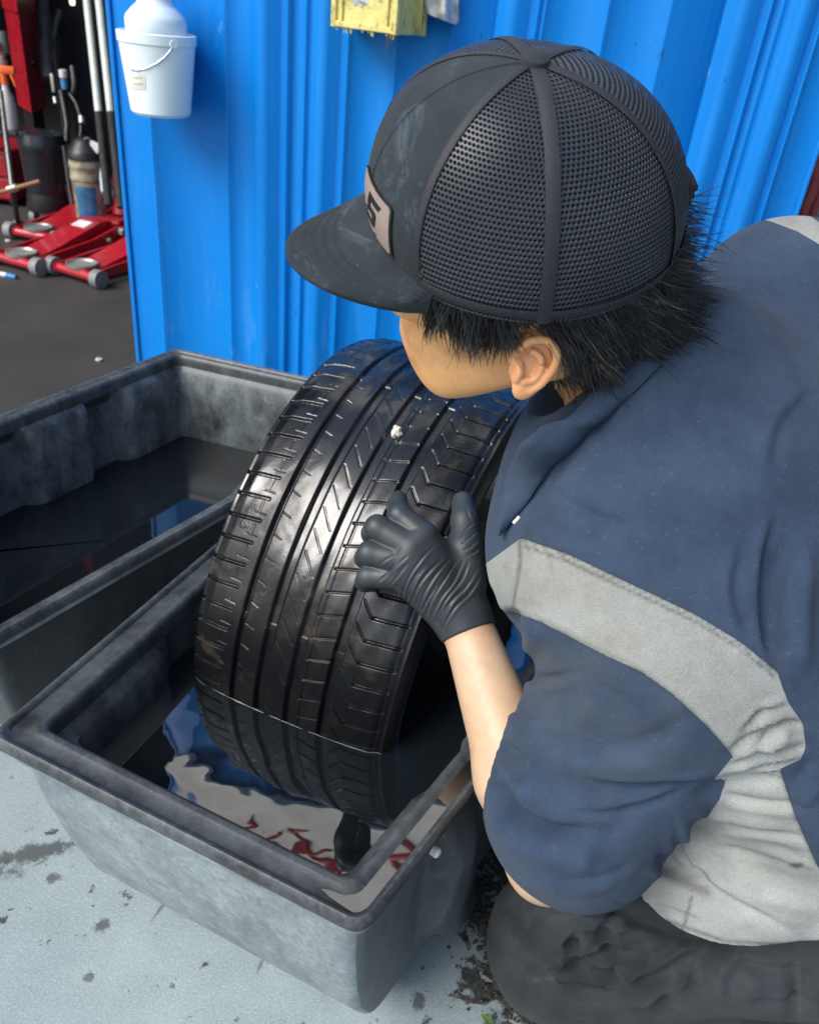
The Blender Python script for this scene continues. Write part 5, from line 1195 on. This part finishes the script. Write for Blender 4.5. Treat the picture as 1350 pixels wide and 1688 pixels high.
# ---- trousers
def trou_sdf(p):
    d = None
    for hh, k, an, g in (('lhip', 'lkn', 'lan', 1.0), ('rhip', 'rkn', 'ran', 1.0)):
        l = smin(cap(p, J[hh], J[k], .125, .080), cap(p, J[k], J[an] + (J[k] - J[an]) * .06, .072, .062), .04); d = l if d is None else smin(d, l, .03)
    d = smin(d, cap(p, P(902, 1592, .955), P(1015, 1632, .965), .030, .034), .02); d = smin(d, cap(p, P(880, 1500, .95), P(980, 1490, .90), .040, .05), .03)
    return smin(d, cap(p, J['lhip'], J['rhip'], .125, .125), .05)
V, F = nets(trou_sdf, (.05, .30, -.06), (1.02, 1.18, .60), 0.0036)
V[:, 2] = np.maximum(V[:, 2], 0.004)
tf = [([(835, 1500), (900, 1560), (960, 1575), (1020, 1555)], 7, -7), ([(840, 1530), (900, 1585), (985, 1600)], 7, 5), ([(960, 1600), (1010, 1628), (1080, 1620), (1140, 1585)], 7, -8), ([(1000, 1650), (1080, 1645), (1150, 1610)], 9, 6), ([(1080, 1545), (1160, 1560), (1250, 1600), (1340, 1610)], 8, -5), ([(1220, 1640), (1280, 1660), (1345, 1665)], 9, -5), ([(930, 1500), (985, 1515), (1060, 1510)], 6, 5), ([(1040, 1480), (1000, 1540), (1010, 1600)], 10, -7), ([(1200, 1545), (1150, 1590), (1150, 1640)], 12, -8), ([(1230, 1560), (1190, 1600), (1190, 1650)], 14, 6), ([(905, 1480), (870, 1520), (860, 1560)], 12, 5), ([(930, 1640), (1000, 1650), (1060, 1635)], 8, -8), ([(905, 1610), (990, 1590), (1070, 1580), (1130, 1545)], 9, -8), ([(880, 1610), (960, 1575), (1040, 1560)], 10, 5), ([(950, 1545), (940, 1580), (975, 1620), (1050, 1600)], 8, -8), ([(945, 1535), (925, 1560), (940, 1600)], 7, 5), ([(1010, 1500), (1080, 1530), (1180, 1560), (1330, 1580)], 12, -7), ([(1100, 1560), (1050, 1600), (1020, 1640)], 14, 6),
      ([(1160, 1560), (1110, 1620), (1080, 1680)], 14, -5), ([(1300, 1590), (1312, 1640), (1305, 1688)], 12, -6), ([(1240, 1600), (1230, 1660)], 26, 4), ([(830, 1480), (880, 1530), (930, 1545)], 12, -4), ([(850, 1570), (890, 1610), (960, 1625)], 8, 5), ([(870, 1600), (915, 1622)], 6, -6), ([(1060, 1545), (1010, 1560), (955, 1548)], 7, -9)]
V = sculpt(V, F, [(p_, w_, a_ * 2.0) for p_, w_, a_ in tf]); N = vnormals(V, F); V = V + N * np.array([mnoise.noise(Vector(v) * 9) * .005 + abs(mnoise.noise(Vector(v) * 16)) * -.005 for v in V])[:, None]; V = relax(V, F, 2, .5)
px = to_px(V); seam = np.zeros(len(V))
for pts in ([(900, 1520), (960, 1495), (1010, 1490)], [(905, 1527), (965, 1502)], [(880, 1617), (930, 1612)], [(1316, 1590), (1318, 1688)]): seam = np.maximum(seam, np.exp(-(seg2(px, pts)[0] / 2.5) ** 2))
np_mesh('trousers', V, F, M_TROU, person, attrs=dict(seam=seam))
mshoe = simple('black_shoe', (0.015, 0.015, 0.016), 0.5, 0.2)
for an in ('lan', 'ran'):
    a = J[an]; mb = MB(); mb.lathe([(.001, -.03), (.036, -.025), (.045, .02), (.048, .08), (.040, .14), (.026, .175), (.001, .185)], Vector(a) + Vector((.02, 0, -.01)), axis=(.95, 0.05, -.15), n=24); mb.build('shoe', mshoe, person, True)

# ---- cap
def cap_mats():
    t = NT('cap_cotton'); n = t.noise(14, 5, 0.65); f = t.noise(600, 3, 0.7)
    c = t.ramp(n, [(0.3, (0.017, 0.022, 0.026)), (0.7, (0.033, 0.042, 0.050))])
    sm = t.math('MULTIPLY', t.ramp(t.noise(28, 6, 0.72, dist=0.6), [(0.56, 0), (0.72, 0.7)]), 1.0); c = t.mix(sm, c, (0.085, 0.115, 0.14))
    fl = t.ramp(t.voro(190), [(0.035, 0.8), (0.05, 0)]); c = t.mix(t.math('MULTIPLY', fl, t.ramp(t.noise(20, 2), [(0.5, 0), (0.6, 1)])), c, (0.38, 0.42, 0.44))
    t.set(color=c, rough=0.85, spec=0.12, sheen=0.05); t.bump(f, 0.35, 0.0012); a = t.m
    t = NT('cap_mesh'); uv = t.node('ShaderNodeUVMap').outputs[0]
    # rows of oval holes: u around the head, v up the crown, both in cells
    sp = t.node('ShaderNodeSeparateXYZ', {'Vector': uv}); row = t.math('FLOOR', sp.outputs['Y'])
    u = t.math('ADD', sp.outputs['X'], t.math('MULTIPLY', t.math('MODULO', row, 2.0), 0.5))
    fx = t.math('SUBTRACT', t.math('FRACT', u), 0.5); fy = t.math('SUBTRACT', t.math('FRACT', sp.outputs['Y']), 0.5)
    r2 = t.math('ADD', t.math('POWER', t.math('ABSOLUTE', t.math('MULTIPLY', fx, 1.0)), 2.0), t.math('POWER', t.math('ABSOLUTE', t.math('MULTIPLY', fy, 1.15)), 2.0))
    hole = t.ramp(t.math('SQRT', r2), [(0.21, 0.0), (0.30, 1.0)])
    h = t.ramp(t.math('SQRT', r2), [(0.22, 0.0), (0.46, 1.0)])
    n = t.noise(9, 4, 0.6)
    t.set(color=t.ramp(n, [(0.3, (0.020, 0.024, 0.031)), (0.7, (0.046, 0.054, 0.066))]), rough=0.40, spec=0.5, alpha=hole); t.bump(h, 0.9, 0.0016)
    b = t.m
    t = NT('cap_tape'); f = t.noise(900, 3, 0.7); t.set(color=t.ramp(f, [(0.3, (0.008, 0.009, 0.012)), (0.7, (0.027, 0.030, 0.040))]), rough=0.6); t.bump(f, 0.5, 0.0012); return a, b, t.m
M_COT, M_MESH, M_TAPE = cap_mats(); M_LINING = simple('cap_lining', (0.006, 0.006, 0.007), 0.9, 0.2)
AF, AB, AL, HT = .0965, .1184, .0964, .0968
def crown(phi, v, off=0.0):
    """phi 0 = front, grows towards the left side (camera); v 0 = rim, 1 = button"""
    t = v * math.pi / 2; c, s = math.cos(t) ** 0.84, math.sin(t) ** 0.92
    cf, sl = math.cos(phi), math.sin(phi); ra = (AF if cf > 0 else AB)
    f = ra * cf * c; l = AL * sl * c; u = HT * s
    f += 0.008 * s * (1 - s) * 4 * max(0, cf) + 0.0115 * s - .004                            # tall front panels
    base = -.0153 - .0047 * max(0, cf) ** 2 + .0087 * max(0, -cf) ** 2     # the lower edge dips over the ears
    u = base + (HT - base) * s
    k = 1 + off / .1
    return hp(f * k, l * k, u + off * s)
capr = empty('cap', hp(0, 0, 0), None, None); capr.parent = person; capr.matrix_parent_inverse = parent_mw(person).inverted()
def crown_patch(name, p0, p1, v0, v1, n, m, mat, off=0.0, uvs=None, edge=0.0014):
    V, UV = [], []
    for layer in (0, 1):
        for i in range(n + 1):
            for j in range(m + 1):
                ph, v = p0 + (p1 - p0) * i / n, v0 + (v1 - v0) * j / m
                ridge = 0.0
                V.append(crown(ph, v, off + ridge - layer * edge)); UV.append((ph * 30.0, v * 44.0) if uvs is None else uvs(ph, v))
    F = []; k = (n + 1) * (m + 1)
    for i in range(n):
        for j in range(m):
            a = i * (m + 1) + j; F.append((a, a + m + 1, a + m + 2, a + 1)); 
            if uvs is None: F.append((k + a, k + a + 1, k + a + m + 2, k + a + m + 1))
    return np_mesh(name, V, F, mat, capr, uv=UV)
FP = math.radians(35)
def muv(ph, v):
    c = math.cos(v * math.pi / 2) ** .84; cells = 96 if v < .55 else (96 if v < .8 else 96)
    return (ph / (2 * math.pi) * 190.0, v * 47.0)
crown_patch('front_panel', -FP, FP, 0, 1, 60, 40, M_COT)
crown_patch('lining', FP, 2 * math.pi - FP, 0, 1, 120, 40, M_LINING, -.004)
segs = [(FP, math.radians(84)), (math.radians(84), math.radians(138)), (math.radians(138), math.radians(222)), (math.radians(222), math.radians(276)), (math.radians(276), 2 * math.pi - FP)]
for a, b in segs:
    am = (a + b) / 2
    crown_patch('mesh_panel', a, b, 0.0, 1, 50, 60, M_MESH, 0.0, lambda ph, v: ((ph - am) * math.cos(min(1, v) * math.pi / 2) ** .84 * .100 / .0027 + 400, (v * 50.0 + 4.0 * (1 - math.cos((ph - am)))) + 10))
def strip(name, f0, f1, w, mat, n=60, off=.0008, parent=None):
    """ribbon on the crown following (phi, v) from f0 to f1"""
    V = []; m = 4
    for i in range(n + 1):
        t = i / n; ph, v = f0[0] + (f1[0] - f0[0]) * t, f0[1] + (f1[1] - f0[1]) * t
        p = crown(ph, v, off); q = crown(ph + (f1[0] - f0[0]) / n * .5 + 1e-4, min(1, v + (f1[1] - f0[1]) / n * .5), off) - p; q /= max(np.linalg.norm(q), 1e-9)
        nn = p - hp(0, 0, .0); nn /= np.linalg.norm(nn); s = np.cross(q, nn); s /= np.linalg.norm(s)
        for j in range(m + 1):
            x = (j / m - .5) * 2; V.append(p + s * x * w * .5 + nn * (.0006 * (1 - x * x)))
    F = [(i * (m + 1) + j, (i + 1) * (m + 1) + j, (i + 1) * (m + 1) + j + 1, i * (m + 1) + j + 1) for i in range(n) for j in range(m)]
    return np_mesh(name, V, F, mat, capr)
for a, w in ((FP, .005), (math.radians(84), .009), (math.radians(138), .007), (math.radians(222), .007), (math.radians(276), .009), (-FP, .005)): strip('seam_tape', (a, 0.0), (a, .985), w, M_TAPE)
strip('seam_tape', (0.0, .0), (0.0, .985), .0016, M_COT, 60, .0002)
strip('edge_band', (FP, .035), (math.radians(165), .02), .007, M_TAPE, 80, .0006)
strip('edge_band', (math.radians(195), .035), (2 * math.pi - FP, .02), .007, M_TAPE, 80, .0006)
mb = MB(); bt_ = crown(0.0, 1.0, .0); mb.lathe([(.001, .0065), (.005, .006), (.0082, .0035), (.0088, .0), (.0075, -.002), (.001, -.002)], Vector(bt_), axis=HU, n=28); mb.build('button', M_COT, capr, True)
# brim
def brim():
    n, m = 64, 26; V = []
    PH = math.radians(41)
    for layer in (0, 1):
        for i in range(n + 1):
            ph = -PH + 2 * PH * i / n; b = crown(ph, 0.02); lb = hloc(b[None])[0]
            for j in range(m + 1):
                t = j / m; reach = .060 * (math.cos(ph / PH * math.pi / 2) ** .55)
                f = lb[0] + reach * t; l = lb[1] * (1 - .06 * t); u = lb[2] + .002 - .012 * t - 2.2 * (l * l) * t
                groove = 0.0
                for g in (.42, .54, .66, .78, .90): groove -= .0011 * math.exp(-((t - g) / .014) ** 2)
                V.append(hp(f, l, u + (groove if layer == 0 else -.0032)))
    F = []; k = (n + 1) * (m + 1)
    for i in range(n):
        for j in range(m):
            a = i * (m + 1) + j; F.append((a, a + 1, a + m + 2, a + m + 1)); F.append((k + a, k + a + m + 1, k + a + m + 2, k + a + 1))
    for i in range(n): a = i * (m + 1) + m; F.append((a, k + a, k + a + m + 1, a + m + 1))
    return np_mesh('brim', V, F, M_COT, capr)
brim()
# patch with its angular mark
def patch():
    W2, H2 = .0285, .0220; cv = .150; V, F, mi = [], [], []
    def on(x, y, off):       # x across (towards the left side), y up; metres
        return crown(x / .108 + .11, cv + y / .230, off)
    def slab(poly, off0, off1, m, nsub=1):
        b = len(V); poly = np.array(poly); n = len(poly); c = poly.mean(0)
        for o in (off1, off0):
            for x, y in poly: V.append(on(x, y, o))
        V.append(on(c[0], c[1], off1)); cidx = len(V) - 1
        for i in range(n):
            F.append((b + i, b + (i + 1) % n, cidx, cidx)); mi.append(m); F.append((b + i, b + n + i, b + n + (i + 1) % n, b + (i + 1) % n)); mi.append(m)
    def rr(w, h, r, n=5):
        o = []
        for cx, cy, a0 in ((w - r, h - r, 0), (-w + r, h - r, 90), (-w + r, -h + r, 180), (w - r, -h + r, 270)):
            for k in range(n + 1): a = math.radians(a0 + 90 * k / n); o.append((cx + r * math.cos(a), cy + r * math.sin(a)))
        dense = []
        for p, q in zip(o, o[1:] + o[:1]):
            p, q = np.array(p), np.array(q); s = max(1, int(np.linalg.norm(q - p) / .004)); dense += [p + (q - p) * t / s for t in range(s)]
        return dense
    def grid(w, h, r, off, m):
        # gridded rounded slab so that it follows the curve of the crown
        b = len(V); nx, ny = 18, 14
        for j in range(ny + 1):
            for i in range(nx + 1):
                x, y = (2 * i / nx - 1), (2 * j / ny - 1); cx = max(0, abs(x) * w - (w - r)); cy = max(0, abs(y) * h - (h - r)); k = math.hypot(cx, cy)
                X, Y = x * w, y * h
                if k > r and k > 0: X -= math.copysign(cx * (1 - r / k), x); Y -= math.copysign(cy * (1 - r / k), y)
                V.append(on(X, Y, off))
        for j in range(ny):
            for i in range(nx): a = b + j * (nx + 1) + i; F.append((a, a + 1, a + nx + 2, a + nx + 1)); mi.append(m)
    grid(W2, H2, .004, .0016, 1); slab(rr(W2, H2, .004), .0002, .00158, 1); grid(W2 - .0018, H2 - .0018, .003, .0019, 0); slab(rr(W2 - .0018, H2 - .0018, .003), .0014, .00188, 0)
    def bar(poly, m=1):
        poly = [np.array(p) * .00118 for p in poly]; d = []
        for p, q in zip(poly, poly[1:] + poly[:1]):
            s = max(1, int(np.linalg.norm(q - p) / .0025)); d += [p + (q - p) * t / s for t in range(s)]
        slab(d, .0017, .0025, m)
    # an angular slanted S: drawn as three bars and two risers (mm, +x towards the ear)
    sk = lambda P_: [(x + .28 * y, y) for x, y in P_]
    bar(sk([(-7.5, 11), (10.5, 11), (8.5, 6.5), (-7.5, 6.5)])); bar(sk([(-7.5, 6.5), (-2.8, 6.5), (-2.8, 2.2), (-7.5, 2.2)])); bar(sk([(-7.5, 2.2), (6.0, 2.2), (7.5, .4), (7.5, -2.2), (-5.5, -2.2)]))
    bar(sk([(2.8, -2.2), (7.5, -2.2), (7.5, -7.0), (2.8, -7.0)])); bar(sk([(-9.5, -7.0), (7.5, -7.0), (5.8, -11), (-9.5, -11)])); bar(sk([(-10, -3.4), (-4.2, -3.4), (-6.2, -5.0), (-10, -5.0)]))
    bar(sk([(6, -15.2), (9.5, -15.2), (9.5, -16), (6, -16)]))
    F3 = [f[:3] if f[2] == f[3] else f for f in F]
    me = bpy.data.meshes.new('patch'); me.from_pydata([tuple(v) for v in V], [], F3); me.update()
    tp = simple('tan_patch', (0.27, 0.215, 0.19), 0.6, 0.08, 60, bump=0.2, bscale=300); tk = simple('patch_black', (0.014, 0.013, 0.013), 0.55, 0.15)
    o = link_mesh('patch', me, [tp, tk], capr); me.polygons.foreach_set('material_index', np.array(mi, np.int32))
    try: me.set_sharp_from_angle(angle=math.radians(35))
    except Exception: pass
patch()
mb = MB()
sp_ = [crown(math.radians(a), .10, .003) for a in np.linspace(170, 215, 9)]
for w in (-.006, 0, .006): mb.tube([Vector(p + HU * w) for p in sp_], .0034, 6)
mb.build('strap', M_BLK, capr, True)

# ---- hair: fine locks growing out under the cap edge
def hair():
    rng = np.random.default_rng(11); N = 14000
    z = rng.random(N); side = np.where(rng.random(N) < .72, 1.0, -1.0); U = lambda a, b: a + (b - a) * rng.random(N)
    k0, k1, k2 = z < .17, (z >= .17) & (z < .195), (z >= .195) & (z < .70); sel = lambda a, b, c, d: np.where(k0, a, np.where(k1, b, np.where(k2, c, d)))
    phi = np.radians(sel(U(34, 76), U(78, 98), U(100, 186), U(128, 200)))
    u = sel(U(-.046, -.012), U(-.034, -.012), U(-.088, -.008), U(-.092, .006))
    ln = sel(U(.018, .038), U(.008, .016), U(.034, .070), U(.030, .064)) * U(.65, 1.1)
    fl = rng.random(N) < .24
    dU0 = sel(-1.0, -1.0, -.85, np.where(fl, -.55, -1.0)); dF0 = sel(-.10, -.6, -.42, np.where(fl, -.75, -.25)); dU1 = sel(-1.0, -.5, -.75, np.where(fl, -.30, -.9)); dF1 = sel(-.38, -1.0, -.72, np.where(fl, -1.0, -.55))
    c, s_ = np.cos(phi), np.sin(phi); kk = np.sqrt(np.maximum(.05, 1 - ((u - .010) / .135) ** 2))
    f = (np.where(c > 0, .090, .106) * c - .006) * kk; l = .0775 * s_ * kk
    p = HC + f[:, None] * HF + (l * side)[:, None] * HL + u[:, None] * HU
    nr = c[:, None] * HF + (s_ * side)[:, None] * HL; nr /= np.linalg.norm(nr, axis=1)[:, None]
    CL = rng.normal(size=(160, 3)) * .26; cl = CL[(np.floor(phi * 16) * 7 + np.floor((u + .1) * 110)).astype(int) % 160]
    rj = rng.normal(size=(N, 3)) * .10; lift = sel(.06, .02, .10, .13)
    d0 = dU0[:, None] * HU + dF0[:, None] * HF + nr * lift[:, None] + cl * .6 + rj
    d1 = dU1[:, None] * HU + dF1[:, None] * HF + nr * (lift * U(-.5, 1.0))[:, None] + cl + rj
    p = p + nr * U(-.001, .006)[:, None]; r = U(.00026, .00060); n = 5
    sd = np.cross(d0, rng.normal(size=(N, 3))); sd /= np.linalg.norm(sd, axis=1)[:, None]; ph = U(0, 6); VV = []
    for k in range(n + 1):
        t = k / n; d = d0 * (1 - t) + d1 * t; d /= np.linalg.norm(d, axis=1)[:, None]
        s1 = np.cross(d, HL + np.array([.013, .007, .01])); s1 /= np.linalg.norm(s1, axis=1)[:, None]; s2 = np.cross(d, s1); rr = r * (1 - t) ** .6 + .00007
        for a in range(3): VV.append(p + (s1 * math.cos(a * 2.094) + s2 * math.sin(a * 2.094)) * rr[:, None])
        p = p + (d + sd * (.20 * np.sin(ph + t * 5))[:, None]) * (ln / n)[:, None]
    VV = np.stack(VV, 1); m = (n + 1) * 3
    q = np.array([(k * 3 + a, k * 3 + (a + 1) % 3, (k + 1) * 3 + (a + 1) % 3, (k + 1) * 3 + a) for k in range(n) for a in range(3)])
    FF = (np.arange(N)[:, None, None] * m + q[None]).reshape(-1, 4)
    # second growth straight out of the scalp and nape of the body mesh
    Lb = hloc(V_BODY); ok = np.nonzero((SCALP > .35) & (Lb[:, 2] < .004) & (Lb[:, 0] < .0) & (np.linalg.norm(V_BODY - EARC, axis=1) > .030))[0]; N2 = 9000; rt = V_BODY[rng.choice(ok, N2)] + rng.normal(size=(N2, 3)) * .0015
    ax0, ax1 = hp(-.03, 0, -.03), J['c7']; axd = (ax1 - ax0) / np.linalg.norm(ax1 - ax0); rel = rt - ax0; nr2 = rel - (rel @ axd)[:, None] * axd; nr2 /= np.linalg.norm(nr2, axis=1)[:, None]
    R1 = lambda a, b: a + (b - a) * rng.random(N2)
    g0 = axd * .8 - HU * .25 - HF * .15; cl2 = CL[(np.floor(rt[:, 0] * 90) * 5 + np.floor(rt[:, 2] * 90) * 3 + np.floor(rt[:, 1] * 90)).astype(int) % 160]
    fl2 = (rng.random(N2) < .3)[:, None]
    d0 = g0 + nr2 * .28 + cl2 * .5 + rng.normal(size=(N2, 3)) * .10; d1 = np.where(fl2, g0 * .6 + nr2 * .75 - HF * .3, g0 + nr2 * .05) + cl2 * .9 + rng.normal(size=(N2, 3)) * .10
    ln2, r2_ = R1(.020, .050), R1(.00026, .00058); p = rt; VV2 = []; sd2 = np.cross(d0, rng.normal(size=(N2, 3))); sd2 /= np.linalg.norm(sd2, axis=1)[:, None]; ph2 = R1(0, 6)
    for k in range(n + 1):
        tt = k / n; d = d0 * (1 - tt) + d1 * tt; d /= np.linalg.norm(d, axis=1)[:, None]
        s1 = np.cross(d, HL + np.array([.013, .007, .01])); s1 /= np.linalg.norm(s1, axis=1)[:, None]; s2 = np.cross(d, s1); rr = r2_ * (1 - tt) ** .6 + .00007
        for a in range(3): VV2.append(p + (s1 * math.cos(a * 2.094) + s2 * math.sin(a * 2.094)) * rr[:, None])
        p = p + (d + sd2 * (.2 * np.sin(ph2 + tt * 5))[:, None]) * (ln2 / n)[:, None]
    VV2 = np.stack(VV2, 1); FF = np.concatenate([FF, (np.arange(N2)[:, None, None] * m + q[None]).reshape(-1, 4) + N * m]); VV = np.concatenate([VV, VV2])
    t = NT('black_hair'); nn = t.noise(60, 2); t.set(color=t.ramp(nn, [(0.35, (0.008, 0.0078, 0.0085)), (0.7, (0.026, 0.025, 0.026))]), rough=0.30, spec=0.7)
    o = np_mesh('hair', VV.reshape(-1, 3), FF, t.m, person); o['kind'] = 'stuff'; return o
hair()
